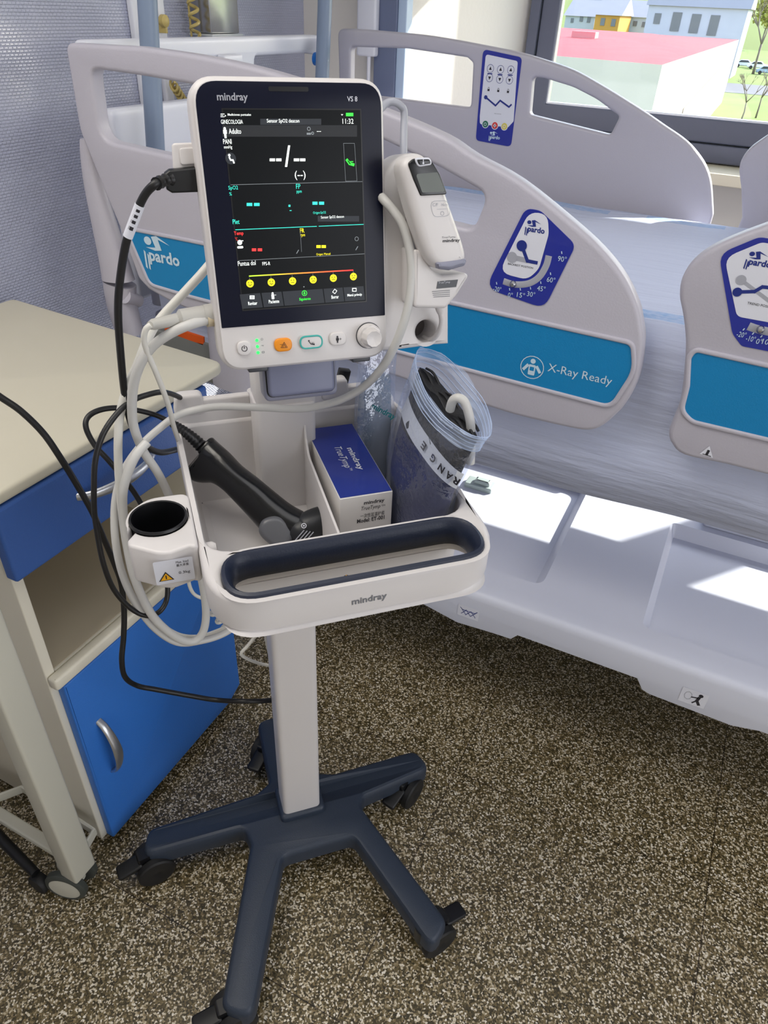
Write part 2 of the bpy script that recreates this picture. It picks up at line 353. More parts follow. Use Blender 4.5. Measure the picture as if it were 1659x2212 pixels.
# near head-end rail
o1 = [(p.x, p.y) for p in spl([(a[0], a[1], 0) for a in h2(FR, [(300, 101), (430, 120), (560, 148), (690, 188), (820, 235), (956, 293), (1022, 336), (1123, 392), (1250, 494), (1310, 552), (1350, 605), (1376, 660), (1385, 700), (1389, 744), (1378, 820), (1352, 872), (1326, 901), (1300, 922), (1272, 931), (1230, 926), (1123, 901), (1063, 883)])], 4)]
ol = rpoly(h2(FR, [(1063, 883), (403, 668), (367, 653), (320, 626), (298, 602), (263, 506), (196, 345), (171, 285), (138, 92), (300, 101)]), [0, .01, .01, .01, .02, .02, .04, .1, .018, 0])
o1 = o1[:-1] + ol[:-1]
hole = rpoly(h2(FR, [(195, 148), (312, 165), (560, 210), (820, 300), (951, 364), (1052, 421), (1022, 497), (820, 447), (371, 337), (216, 303)]), [.02, .2, .3, .3, .1, .02, .02, .3, .3, .035])
r1 = rail(FR, o1, [hole]).build('side_rail', bed)
pn = rpoly(h2(FR, [(277, 497), (445, 531), (972, 658), (1362, 745), (1366, 800), (1318, 874), (865, 756), (403, 634), (326, 611)]), [.008, 0, 0, .012, .06, .02, 0, 0, .02])
lip = B(); lo = offs(pn if area2(pn) > 0 else pn[::-1], -.008)
lip.plate(FR, lo, -.002, .004, RAILW, bev=.003, holes=[pn], back=False); lip.build('panel_rim', r1)
b = B(); b.plate(FR, pn, -.002, .0012, TEAL)
x, y = FR.hit(316, 568); logo(b, FR.at(0, 0, .0015), x, y, FR.hit(391, 580)[0] - x, PANELTXT)
x, y = FR.hit(1182, 806); b.text(FR, 'X-Ray Ready', x, y, FR.hit(1319, 838)[0] - x, PANELTXT, d=.0018)
x, y = FR.hit(1150, 793); r = .021
b.ring(FR, ell(x, y, r), ell(x, y, r * .93), .0018, PANELTXT); b.flat(FR, ell(x, y + .0115, .0045), .0018, PANELTXT)
b.flat(FR, rrect(x - .006, y - .014, x + .006, y + .005, .002), .0018, PANELTXT); b.flat(FR, rrect(x - .0038, y - .006, x + .0038, y + .001, .001), .002, TEAL)
for sx in (-1, 1): b.line(FR, [(x + sx * .008, y + .003), (x + sx * .0145, y - .006)], .005, .0018, PANELTXT)
b.build('colour_panel', r1, 'cyan blue panel with white lettering')
# back-rest angle label
lb = B(); op = rpoly(h2(FR, [(1136, 449), (1168, 455), (1244, 529), (1176, 666), (1049, 622)]), [.02, .02, .015, .022, .02])
lb.plate(FR, op, -.001, .0012, BLUEL)
wp = rpoly(h2(FR, [(1144, 457), (1184, 462), (1186, 505), (1165, 580), (1140, 604), (1078, 588)]), [.03, .03, .03, .03, .03, .016]); lb.flat(FR, wp, .0016, LABELW)
sl_ = [V((a, c)) for a, c in h2(FR, [(1088, 607), (1112, 614), (1142, 612), (1165, 598), (1180, 574), (1186, 552)])]
lb.tube([FR.p(q.x, q.y, .0) for q in [V((a.x, a.y)) for a in spl([(q.x, q.y, 0) for q in sl_], 5)]], [(.0075, .0018)] * 26, LGREY, n=10, upv=(0, .0, 1))
x, y = FR.hit(1134, 502); x2 = FR.hit(1176, 508)[0]; logo(lb, FR.at(0, 0, .0014), x, y, x2 - x, NAVYINK)
c0, c1, c2 = h2(FR, [(1128, 530), (1140, 563), (1160, 567)]); lb.flat(FR, ell(*c0, .0085), .0025, NAVYINK); lb.line(FR, [c0, c1, c2], .0055, .002, NAVYINK)
c0, c1 = h2(FR, [(1107, 555), (1138, 562)]); lb.flat(FR, ell(*c0, .0085), .0023, LGREY); lb.line(FR, [c0, c1], .008, .0018, LGREY)
x, y = FR.hit(1098, 571); lb.text(FR, 'BACKREST POSITION', x, y, .042, INK, d=.002)
for t, px, py in (('-20°', 1075, 624), ('0°', 1103, 637), ('15°', 1126, 637), ('30°', 1148, 635), ('45°', 1170, 623), ('60°', 1191, 604), ('90°', 1215, 559)):
    x, y = FR.hit(px, py); lb.text(FR, t, x, y - .004, .0135 if len(t) > 2 else .008, PANELTXT, ht=.0085, d=.002, al='C'); lb.line(FR, [(x - .002, y + .008), (x - .003, y + .011)], .0015, .002, PANELTXT)
lb.build('angle_label', r1, 'dark blue backrest angle label')
x, y = FR.hit(1109, 613)
B().lathe(FR.at(x, y), [(.0001, .008), (.003, .0075), (.0052, .005), (.006, .002), (.006, 0)], METAL, n=16).build('indicator_ball', r1)
# near foot-end rail
foot = [(1659, 486), (1592, 511), (1536, 537), (1496, 567), (1473, 601), (1467, 640), (1474, 680), (1479, 720), (1480, 758), (1474, 834), (1466, 875), (1453, 908), (1444, 935), (1450, 960), (1478, 985), (1567, 1005), (1659, 1028)]
right = h2(FR, foot); xs = 1.02
o2 = [(p.x, p.y) for p in spl([(a, c, 0) for a, c in right], 4)]
zt, zb_ = right[0][1], right[-1][1]
o2 = o2 + [(xs - .1, zb_ - .005), (xs, zb_ + .1), (xs - .02, zt - .12), (xs - .16, zt + .0), (xs - .3, zt + .02)]
r2 = rail(FR, o2, []).build('side_rail', bed)
pn = h2(FR, [(1659, 795), (1503, 760), (1494, 774), (1491, 834), (1478, 885), (1484, 899), (1498, 906), (1659, 944)])
pn = rpoly([pn[1]] + [pn[2], pn[3], pn[4], pn[6], pn[7]] + [(xs - .1, pn[7][1] + .01), (xs - .07, pn[0][1] - .02), pn[0]], [.014, .008, .03, .02, .022, 0, .03, .02, 0])
lip = B(); pq = pn if area2(pn) > 0 else pn[::-1]; lip.plate(FR, offs(pq, -.008), -.002, .004, RAILW, bev=.003, holes=[pq], back=False); lip.build('panel_rim', r2)
B().plate(FR, pn, -.002, .0012, TEAL).build('colour_panel', r2, 'cyan blue panel')
lb = B(); c = h2(FR, [(1555, 563), (1553, 548), (1640, 512), (1582, 720), (1602, 747)])
cxm = c[2][0] + .055
def mir(p): return (2 * cxm - p[0], p[1])
op = rpoly([c[1], c[2], mir(c[2]), mir(c[1]), mir(c[3]), (mir(c[4])[0], c[4][1]), c[4], c[3]], [.02, .02, .02, .02, .03, .01, .01, .03]); lb.plate(FR, op, -.001, .0012, BLUEL)
q = h2(FR, [(1565, 556), (1645, 523), (1588, 676), (1592, 683)])
lb.flat(FR, rpoly([q[0], q[1], mir(q[1]), mir(q[0]), mir(q[3]), q[3]], [.018, .015, .015, .018, .012, .012]), .0016, LABELW)
q = h2(FR, [(1617, 704), (1642, 712)]); slp = [q[0], q[1], mir(q[1]), mir(q[0])]
lb.tube([FR.p(a.x, a.y, 0) for a in spl([(a, c_, 0) for a, c_ in slp], 5)], [(.0085, .0018)] * 16, LGREY, n=10, upv=(0, 0, 1))
for t, px, py in (('-20°', 1602, 722), ('-10°', 1622, 731), ('0°', 1640, 737), ('10°', 1657, 738)):
    x, y = FR.hit(px, py); lb.text(FR, t, x, y - .004, .0125 if len(t) > 2 else .008, PANELTXT, ht=.0085, d=.002, al='C'); lb.line(FR, [(x, y + .007), (x + .001, y + .0095)], .0015, .002, PANELTXT)
x, y = FR.hit(1607, 574); x2 = FR.hit(1664, 580)[0]; logo(lb, FR.at(0, 0, .0014), x, y, x2 - x, NAVYINK)
q = h2(FR, [(1593, 630), (1630, 629), (1647, 619), (1680, 622)]); lb.flat(FR, ell(*q[0], .0065), .0025, NAVYINK); lb.line(FR, q, .005, .002, NAVYINK)
q = h2(FR, [(1601, 604), (1665, 652)]); lb.flat(FR, ell(*q[0], .007), .0022, LGREY); lb.line(FR, q, .005, .0018, LGREY)
x, y = FR.hit(1614, 656); lb.text(FR, 'TREND POSITION', x, y, .04, INK, d=.002)
lb.build('angle_label', r2, 'dark blue tilt angle label')
x, y = FR.hit(1643, 711); B().lathe(FR.at(x, y), [(.0001, .008), (.003, .0075), (.0052, .005), (.006, .002), (.006, 0)], METAL, n=16).build('indicator_ball', r2)
wt = B(); q = h2(FR, [(1511, 980), (1533, 963), (1540, 989)]); wt.flat(FR, q, .0006, LABELW)
m_ = ((q[0][0] + q[1][0] + q[2][0]) / 3, (q[0][1] + q[1][1] + q[2][1]) / 3); wt.line(FR, [(m_[0] - .006, m_[1] - .004), (m_[0] + .007, m_[1] - .005)], .0012, .001, INK); wt.line(FR, [(m_[0], m_[1] - .003), (m_[0] + .001, m_[1] + .004)], .004, .001, INK)
wt.build('warning_sticker', r2)
# far head-end rail, inner face
o3 = h2(FL, [(738, 470), (735, 300), (731, 160), (728, 62)]) + [(p.x, p.y) for p in spl([(a, c, 0) for a, c in h2(FL, [(760, 62), (813, 66), (910, 75), (982, 86), (1045, 98), (1115, 112), (1174, 129), (1237, 151), (1289, 179), (1342, 211), (1394, 244), (1436, 273), (1474, 299), (1500, 324), (1523, 357), (1535, 394), (1539, 443), (1540, 465)])], 4)]
z3 = .96; o3 = o3 + [(o3[-1][0], z3 + .05), (o3[-1][0] - .06, z3), (o3[0][0] + .02, z3)]
o3 = o3[:3] + rpoly([o3[2], o3[3], o3[4]], [0, .02, 0])[1:-1] + o3[4:]
ha = rpoly(h2(FL, [(757, 101), (880, 105), (1008, 124), (1021, 136), (1016, 233), (855, 213), (756, 202)]), [.015, .1, .01, .012, .012, .3, .01])
hb = rpoly(h2(FL, [(1150, 166), (1175, 169), (1237, 188), (1289, 215), (1338, 252), (1318, 292), (1143, 248)]), [.012, .02, .2, .2, .01, .012, .012])
r3 = rail(FL, o3, [ha, hb]).build('side_rail', bed)
cp = B(); op = rpoly(h2(FL, [(1044, 106), (1128, 124), (1104, 317), (1028, 303)]), .012); cp.plate(FL, op, -.001, .0015, BLUEL)
cp.flat(FL, rpoly(h2(FL, [(1050, 117), (1119, 132), (1110, 262), (1098, 275), (1037, 268), (1037, 250)]), .007), .002, LABELW)
for px, py, dn in ((1060, 148, 0), (1082, 150, 0), (1104, 151, 0), (1058, 168, 1), (1080, 171, 1), (1101, 173, 1)):
    x, y = FL.hit(px, py); cp.ring(FL, ell(x, y, .0098), ell(x, y, .0088), .0024, NAVYINK); s_ = -1 if dn else 1; cp.flat(FL, [(x - .004, y - .003 * s_), (x + .004, y - .003 * s_), (x, y + .005 * s_)], .0024, INK)
    if not dn: cp.flat(FL, rrect(x - .007, y - .013, x + .007, y - .0105, .001), .0022, NAVYINK)
for px, py in ((1056, 193), (1077, 195), (1098, 197)):
    x, y = FL.hit(px, py); cp.flat(FL, rrect(x - .003, y - .004, x + .003, y + .001, .0005), .0024, INK); cp.ring(FL, ell(x, y + .0015, .0026, .004), ell(x, y + .0015, .0017, .003), .0023, INK)
q = h2(FL, [(1050, 210), (1071, 228), (1081, 217), (1100, 231), (1105, 226)]); cp.flat(FL, ell(*q[0], .005), .0028, NAVYINK); cp.line(FL, q, .0042, .0024, NAVYINK)
x, y = FL.hit(1068, 246); cp.text(FL, 'CPR POSITION', x, y, .02, INKG, d=.0024)
x, y = FL.hit(1056, 301); logo(cp, FL.at(0, 0, .0015), x, y, FL.hit(1080, 301)[0] - x, PANELTXT)
cp.build('control_keypad', r3, 'dark blue and white touch keypad')
for nm, px, py, col in (('green_button', 1049, 268, (30, 110, 84)), ('red_button', 1069.5, 271, (214, 60, 56)), ('yellow_button', 1090, 273, (220, 206, 96))):
    x, y = FL.hit(px, py); bb = B(); bb.lathe(FL.at(x, y, .002), [(.0001, .0012), (.0075, .001), (.0085, 0)], mat(nm, col, .4)); 
    bb.flat(FL, ell(x, y, .0102), .0021, LABELW)
    if nm[0] == 'r':
        bb.flat(FL, rrect(x - .0045, y - .0014, x + .0045, y + .0014, .0004), .0036, LABELW); bb.flat(FL, rrect(x - .0014, y - .0045, x + .0014, y + .0045, .0004), .0036, LABELW)
    else: bb.ring(FL, ell(x, y, .0042), ell(x, y, .003), .0036, LABELW)
    bb.build(nm, r3)
# far foot-end rail
fr_ = h2(FL, [(1659, 292), (1624, 317), (1604, 341), (1597, 363), (1598, 385), (1601, 410), (1603, 470)])
o4 = [(p.x, p.y) for p in spl([(a, c, 0) for a, c in fr_], 4)] + [(fr_[-1][0] - .01, 1.0), (fr_[-1][0] + .04, .96), (1.0, .97), (1.05, 1.05), (1.0, fr_[0][1] - .1), (.85, fr_[0][1] + .03), (.6, fr_[0][1] + .04)]
rail(FL, o4, []).build('side_rail', bed)
# headboard at the wall end
FH = F((-1.262, 0, 0), (0, 1, 0), (0, 0, 1))
hbq = [at(150, 88, 0, -1.262), at(700, 75, 0, -1.262)]
zt = (hbq[0].z + hbq[1].z) / 2
hb = B()
hb.plate(FH, rpoly([(1.23, zt), (1.23, zt - .042), (1.73, zt - .042), (1.73, 1.345), (1.27, 1.345), (1.27, .94), (2.12, .94), (2.12, 1.345), (1.80, 1.345), (1.80, zt - .042), (2.06, zt - .042), (2.13, zt - .05), (2.13, zt)], [.015, .015, .015, .015, .02, .01, .01, .02, .015, .015, 0, .015, .015], 4), -.034, 0, COOLW, bev=.008, bevback=True)
hbo = hb.build('headboard', bed)
B().box(-.01, .012, 0, .075, 0, .02, COOLW, .004, F((-1.25, 1.64, zt - .055), (1, 0, 0), (0, 1, 0))).build('bumper', hbo)
B().lathe(F((-1.24, 2.06, zt - .055), (0, 1, 0), (0, 0, 1)), [(.0001, 0), (.016, .001), (.018, .012), (.014, .016), (.0001, .018)], mat('blue_hook', (20, 110, 200), .4), n=16).build('hook', hbo, 'blue round hook')
# rail posts at the head corner
po = B(); pl_ = spl([at(x, y, 1, 1.172) for x, y in ((186, 300), (200, 380), (222, 470), (243, 550), (256, 604))], 5); N_ = len(pl_)
po.tube(pl_, [(.010 + .030 * (k / (N_ - 1)) ** .7, .012 + .014 * k / (N_ - 1)) for k in range(N_)], RAILW, n=24, upv=(1, 0, 0), el=.8); po.build('rail_post', bed)
po = B(); pl_ = spl([at(x, y, 1, 1.176) for x, y in ((258, 611), (262, 650), (272, 690), (282, 722))], 5); N_ = len(pl_)
po.tube(pl_, [(.040 - .008 * (k / (N_ - 1)), .026) for k in range(N_)], RAILW, n=24, upv=(1, 0, 0), el=.8)
po.tube([at(270, 640, 1, 1.16), at(300, 650, 1, 1.2)], [(.016, .016), (.014, .014)], RAILW, n=16); po.build('rail_bracket', bed)
# mattress platform frame, side box, orange strap, front bracket
B().box(-1.22, 1.02, 1.26, 2.08, .875, .925, GREYP, .01).build('mattress_platform', bed)
b = B(); b.box(-.0, .26, -.02, .05, -.05, .05, mat('actuator_grey', (122, 124, 122), .5), .006, F((at(305, 690, 1, 1.2).x, 1.22, .86), (1, 0, 0), (0, 1, 0))); b.build('actuator_box', bed, 'grey box under the mattress end')
b = B(); q = [at(*p, 1, 1.2) for p in ((352, 702), (440, 728), (440, 748), (356, 716))]; b.plate(F((0, 1.2, 0), (1, 0, 0), (0, 0, 1)), [(a.x, a.z) for a in q], -.02, 0, mat('orange_strap', (238, 96, 24), .5), bev=.002); b.build('orange_strap', bed)
b = B(); pl_ = spl([at(x, y, 1, 1.2) for x, y in ((505, 690), (506, 740), (506, 790), (508, 835))], 4); N_ = len(pl_)
b.tube(pl_, [(.068 - .014 * (k / (N_ - 1)), .028) for k in range(N_)], RAILW, n=28, upv=(1, 0, 0), el=.7); b.build('rail_bracket', bed)
# base cover
bc = B(); ZT = .455; YS = 1.185
FS = F((0, YS, 0), (1, 0, 0), (0, 0, 1))
sk_ = [V((a, c)) for a, c in FS.hits([(890, 1290), (911, 1304), (987, 1345), (1063, 1368), (1103, 1381), (1118, 1373), (1376, 1466), (1386, 1490), (1402, 1500), (1579, 1568), (1640, 1580)])]
z0 = min(v.y for v in sk_)
prof = [(-1.25, ZT), (-1.25, sk_[1].y)] + [(v.x, v.y) for v in sk_[1:]] + [(1.02, sk_[-1].y), (1.02, ZT)]
rnd = .018
bc.plate(FS, prof, -.012, 0, COVERW, bev=.002)
# rounded edge from skirt up on to the top
e = [(YS - .0, ZT - .002 - .0), (YS + .001, ZT + .006), (YS + .006, ZT + .014), (YS + .016, ZT + .018), (YS + .05, ZT + .018)]
vs = [(x, y, z) for y, z in e for x in (-1.25, 1.02)]; bc.raw(vs, [(2 * k, 2 * k + 1, 2 * k + 3, 2 * k + 2) for k in range(len(e) - 1)], COVERW)
ZP = ZT + .018
def recess(x0, x1, y0, y1, r, dz, run):
    o = rrect(x0, y0, x1, y1, r); return o, [(offs(o, run), ZP - dz)]
top = [(-1.25, YS + .05), (1.02, YS + .05), (1.02, 2.12), (-1.25, 2.12)]
recs = [recess(-1.15, -.185, 1.285, 1.79, .03, .035, .022), recess(.045, .82, 1.262, 1.70, .02, .035, .016)]
bc.cap(F((0, 0, 0), (1, 0, 0), (0, 1, 0)), [top] + [r_[0] for r_ in recs], ZP, COVERW)
for o, inn in recs:
    q, z = inn[0]; n_ = len(o); mid = offs(o, -.0)
    vs = [(a, c, ZP) for a, c in o] + [(a, c, z) for a, c in q]
    bc.raw(vs, [(k, (k + 1) % n_, n_ + (k + 1) % n_, n_ + k) for k in range(n_)], COVERW); bc.cap(F((0, 0, 0), (1, 0, 0), (0, 1, 0)), [q], z, COVERW)
bc.box(-1.25, -1.235, YS, 2.12, .40, ZP, COVERW); bc.box(1.005, 1.02, YS, 2.12, .40, ZP, COVERW); bc.box(-1.25, 1.02, 2.105, 2.12, .40, ZP, COVERW)
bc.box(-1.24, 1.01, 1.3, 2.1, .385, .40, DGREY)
bco = bc.build('base_cover', bed, sharp=50)
# low raised ribs on the base cover
B().box(-1.0, -.21, 1.80, 1.84, ZP, ZP + .022, COVERW, .008).build('raised_rib', bco)
B().box(.12, .9, 1.72, 1.76, ZP, ZP + .022, COVERW, .008).build('raised_rib', bco)
# pictogram stickers on the skirt
for k, (px, py) in enumerate(((1012, 1323), (1498, 1507))):
    s_ = B(); x, y = FS.hit(px, py); s_.flat(FS, rrect(x - .026, y - .017, x + .026, y + .017, .002) if k == 0 else rrect(x - .026, y - .021, x + .026, y + .021, .002), .0008, LABELW)
    if k == 0:
        for a in (-.017, -.006, .006): s_.line(FS, [(x + a, y - .009), (x + a + .012, y + .006)], .0014, .0012, NAVYINK); s_.line(FS, [(x + a + .012, y - .009), (x + a, y + .006)], .0014, .0012, NAVYINK)
        s_.line(FS, [(x - .02, y + .009), (x - .015, y + .004), (x + .016, y + .004), (x + .021, y + .01)], .0016, .0012, NAVYINK)
    else:
        s_.flat(FS, ell(x + .012, y + .012, .0045), .0012, INK); s_.line(FS, [(x + .01, y + .006), (x + .008, y - .004), (x + .014, y - .014)], .006, .0012, INK); s_.line(FS, [(x + .008, y + .004), (x - .004, y + .001)], .003, .0012, INK); s_.line(FS, [(x + .008, y - .004), (x + .001, y - .014)], .003, .0012, INK)
        s_.ring(FS, ell(x - .011, y + .002, .008, .012, 8), ell(x - .011, y + .002, .0068, .0105, 8), .0012, LGREY)
    s_.build('pictogram_sticker', bco)
# little latch block on the cover
q = at(1040, 1052, 2, ZP - .035)
b = B(); f_ = F((q.x, q.y, ZP - .035), (1, 0, 0), (0, 1, 0)); b.plate(f_, rrect(-.045, -.022, .035, .022, .004), 0, .014, mat('pale_green_plastic', (176, 190, 188), .45), bev=.003)
b.plate(f_, rrect(-.02, -.012, .025, .012, .003), .013, .026, mat('pale_green_plastic', 0), bev=.006); b.build('latch', bco, 'pale green latch block')
# lifting columns, underframe, castors
b = B(); b.box(-.95, -.8, 1.72, 1.86, .12, .40, COOLW, .01); b.build('lifting_column', bed)
b = B(); b.box(.6, .75, 1.72, 1.86, .12, .40, COOLW, .01); b.build('lifting_column', bed)
b = B(); b.box(-.92, -.84, 1.75, 1.83, ZP, .87, COOLW, .01); b.build('lifting_column', bed)
b = B(); b.box(.64, .72, 1.75, 1.83, ZP, .87, COOLW, .01); b.build('lifting_column', bed)
b = B(); b.box(-1.2, 1.0, 1.72, 1.78, .11, .16, DGREY, .005); b.box(-1.2, 1.0, 1.98, 2.04, .11, .16, DGREY, .005); b.box(-.9, -.84, 1.74, 2.02, .11, .16, DGREY); b.box(.64, .7, 1.74, 2.02, .11, .16, DGREY); b.build('underframe', bed)
for x, y in ((-1.15, 1.75), (.95, 1.75), (-1.15, 2.01), (.95, 2.01)):
    b = B(); b.lathe(F((x, y - .02, .062), (1, 0, 0), (0, 0, -1)), [(.01, 0), (.055, 0), (.062, .006), (.062, .034), (.055, .04), (.01, .04)], RUBBER); b.box(x - .02, x + .02, y - .03, y + .03, .06, .125, DGREY, .004); b.build('castor', bed)

# mattress with its sheet
ms_ = B()
ms_.box(-1.15, 1.0, 1.22, 2.10, .927, 1.118, COOLW, .03)
def sheet_nodes(n, b):
    L = n.links.new; g = n.nodes.new('ShaderNodeNewGeometry'); sx = n.nodes.new('ShaderNodeSeparateXYZ'); L(g.outputs['Position'], sx.inputs[0])
    mp = n.nodes.new('ShaderNodeMapping'); mp.inputs['Scale'].default_value = (3, 26, 26); L(g.outputs['Position'], mp.inputs[0])
    nz = n.nodes.new('ShaderNodeTexNoise'); nz.inputs['Scale'].default_value = 1.6; nz.inputs['Detail'].default_value = 5; L(mp.outputs[0], nz.inputs['Vector'])
    nf = n.nodes.new('ShaderNodeTexNoise'); nf.inputs['Scale'].default_value = 90; L(g.outputs['Position'], nf.inputs['Vector'])
    def band(c, hw):
        a = n.nodes.new('ShaderNodeMath'); a.operation = 'COMPARE'; L(sx.outputs[1], a.inputs[0]); a.inputs[1].default_value = c; a.inputs[2].default_value = hw; return a
    s = n.nodes.new('ShaderNodeMath'); s.operation = 'ADD'; L(band(1.285, .022).outputs[0], s.inputs[0]); L(band(2.03, .022).outputs[0], s.inputs[1])
    wv = n.nodes.new('ShaderNodeTexWave'); wv.inputs['Scale'].default_value = 1.1; wv.inputs['Distortion'].default_value = 0; L(g.outputs['Position'], wv.inputs['Vector'])
    gt = n.nodes.new('ShaderNodeMath'); gt.operation = 'GREATER_THAN'; gt.inputs[1].default_value = .25; L(wv.outputs['Fac'], gt.inputs[0])
    s2 = n.nodes.new('ShaderNodeMath'); s2.operation = 'MULTIPLY'; L(s.outputs[0], s2.inputs[0]); L(gt.outputs[0], s2.inputs[1])
    s3 = n.nodes.new('ShaderNodeMath'); s3.operation = 'MULTIPLY'; L(s2.outputs[0], s3.inputs[0]); L(nf.outputs[0], s3.inputs[1])
    mx = n.nodes.new('ShaderNodeMix'); mx.data_type = 'RGBA'; mx.inputs[6].default_value = (lin(206), lin(214), lin(240), 1); mx.inputs[7].default_value = (lin(120), lin(170), lin(226), 1); L(s3.outputs[0], mx.inputs[0]); L(mx.outputs[2], b.inputs['Base Color'])
    bp = n.nodes.new('ShaderNodeBump'); bp.inputs['Strength'].default_value = .5; bp.inputs['Distance'].default_value = .012; L(nz.outputs[0], bp.inputs['Height']); L(bp.outputs[0], b.inputs['Normal']); b.inputs['Roughness'].default_value = .7
SHEET = tex_mat('disposable_sheet', sheet_nodes)
mo = thing('mattress', (-.1, 1.65, .927), 'low mattress lying on the hospital bed between its side rails', 'mattress')
ms_.build('mattress_body', mo)
sh = B(); prof = [(1.203, .80), (1.206, .9), (1.202, 1.0), (1.207, 1.07), (1.214, 1.105), (1.228, 1.121), (1.26, 1.127), (1.35, 1.129), (1.5, 1.130), (1.7, 1.131), (1.9, 1.130), (2.05, 1.129), (2.09, 1.122), (2.106, 1.10), (2.108, 1.05), (2.108, 1.0)]
nx = 70; vs = []; 
for i in range(nx + 1):
    x = -1.14 + 2.10 * i / nx
    for j, (y, z) in enumerate(prof):
        k = 1 if 5 < j < 12 else 0
        vs.append((x, y + (.003 * sin(x * 17 + z * 9) if j < 4 else 0), z + k * (.0025 * sin(x * 9 + y * 31) + .002 * sin(x * 23 - y * 12)) + (.006 * sin(x * 5) if j == 0 else 0)))
m1 = len(prof); sh.raw(vs, [(i * m1 + j, (i + 1) * m1 + j, (i + 1) * m1 + j + 1, i * m1 + j + 1) for i in range(nx) for j in range(m1 - 1)], SHEET)
so_ = sh.build('bed_sheet', None, 'pale disposable sheet with faint blue print spread over the mattress', 'bed sheet', sharp=180)
sf = so_.modifiers.new('s', 'SOLIDIFY'); sf.thickness = .0012; sf.offset = 1
# two blue-grey poles at the head corners of the bed
def lift_pole(px0, px1, X, lab):
    a, c = at(*px0, 0, X), at(*px1, 0, X); dirv = (a - c).normalized(); bot = c - dirv * ((c.z - .95) / dirv.z); tp = c + dirv * ((2.2 - c.z) / dirv.z)
    t = thing('lift_pole', bot, lab, 'pole', 'blue-grey poles at the bed head corners')
    B().tube([bot, tp], .0195, POLE_M, n=20).build('pole', t)
    B().lathe(F(bot, (1, 0, 0), (0, 1, 0)), [(.0196, .0), (.027, 0), (.027, .05), (.0205, .055)], GREYP, caps=False).build('collar', t)
lift_pole((318, 0), (336, 320), -1.19, 'blue-grey metal pole rising behind the long grip opening of the near side rail')
lift_pole((702, 0), (696, 165), -1.19, 'blue-grey metal pole standing at the far corner of the headboard')
# ------------------------------------------------------------ equipment trolley
YAW = radians(44.8); xh = V((cos(YAW), sin(YAW), 0)); yh = V((-sin(YAW), cos(YAW), 0)); ZZ = V((0, 0, 1))
T = F((-.47, .706, 0), xh, yh, ZZ)
def K(px, py, ly): return T.p(*T.loc(px, py, 1, ly))
def TZ(z): return F(T.p(0, 0, z), xh, yh, ZZ)
def TV(ly, z=0): return F(T.p(0, ly, z), xh, ZZ)          # vertical, facing the front of the trolley
tro = thing('equipment_trolley', T.p(0, 0, 0), 'white medical trolley with navy handle grip and dark five-armed castor base', 'medical trolley')
A0 = -7.9 - 44.8
angs = [radians(-52 + 72 * k) for k in range(5)]; BC = (-.011, -.015)
# five-armed base
out = []; rad = []
ROOT = {-124: ((-.112, .012), (-.052, -.034)), -52: ((.098, -.034), (.136, .026)), 20: ((.146, .050), (.098, .128)), 92: ((.052, .146), (-.046, .148)), 164: ((-.078, .128), (-.118, .052))}
for ad in sorted(ROOT):
    a = radians(ad); d = V((cos(a), sin(a))); p = V((-d.y, d.x)); (r0, r1) = ROOT[ad]
    out.append(r0); rad.append(.02)
    for r, w, rr in ((.335, -.031, .026), (.335, .031, .026)):
        q = d * r + p * w; out.append((q.x, q.y)); rad.append(rr)
    out.append(r1); rad.append(.02)
base_out = rpoly(out, rad, 5)
b = B(); bf = TZ(.012).at(BC[0], BC[1])
o = base_out if area2(base_out) > 0 else base_out[::-1]
def bz(x, y, z):      # the arms fall slightly towards their tips
    r = sqrt(x * x + y * y); return z - max(0, r - .08) * .09
prof = [(0, .066), (0, .096), (.002, .103), (.005, .107), (.01, .109)]
n_ = len(o); vs = []
for i, z in prof:
    q = offs(o, i) if i else o; vs += [bf.p(x, y, bz(x, y, z)) for x, y in q]
b.raw(vs, [(a * n_ + k, a * n_ + (k + 1) % n_, (a + 1) * n_ + (k + 1) % n_, (a + 1) * n_ + k) for a in range(len(prof) - 1) for k in range(n_)], BASEM)
q = offs(o, .01)
ctr = rpoly([(V((cos(a + s_), sin(a + s_))) * .12)[:] for a in sorted(angs) for s_ in (-.3, .3)], 0)
for lp, z in ((q, .109), (o, .066)):
    tri = tessellate_polygon([[V((x, y, 0)) for x, y in lp]]); b.raw([bf.p(x, y, bz(x, y, z)) for x, y in lp], tri, BASEM)
b.build('base', tro, sharp=30)
b = B(); b.plate(TZ(0), rrect(-.051, .022, .046, .104, .012), .112, .134, BASEM, bev=.008, seg=4); b.build('pole_collar', tro)
b = B(); b.plate(TZ(0), rrect(-.0435, .03, .0365, .096, .012, 6), .115, 1.10, WHITE); b.build('pole', tro)
levdir = {0: 58, 1: 130, 2: 175, 3: -158, 4: -105}
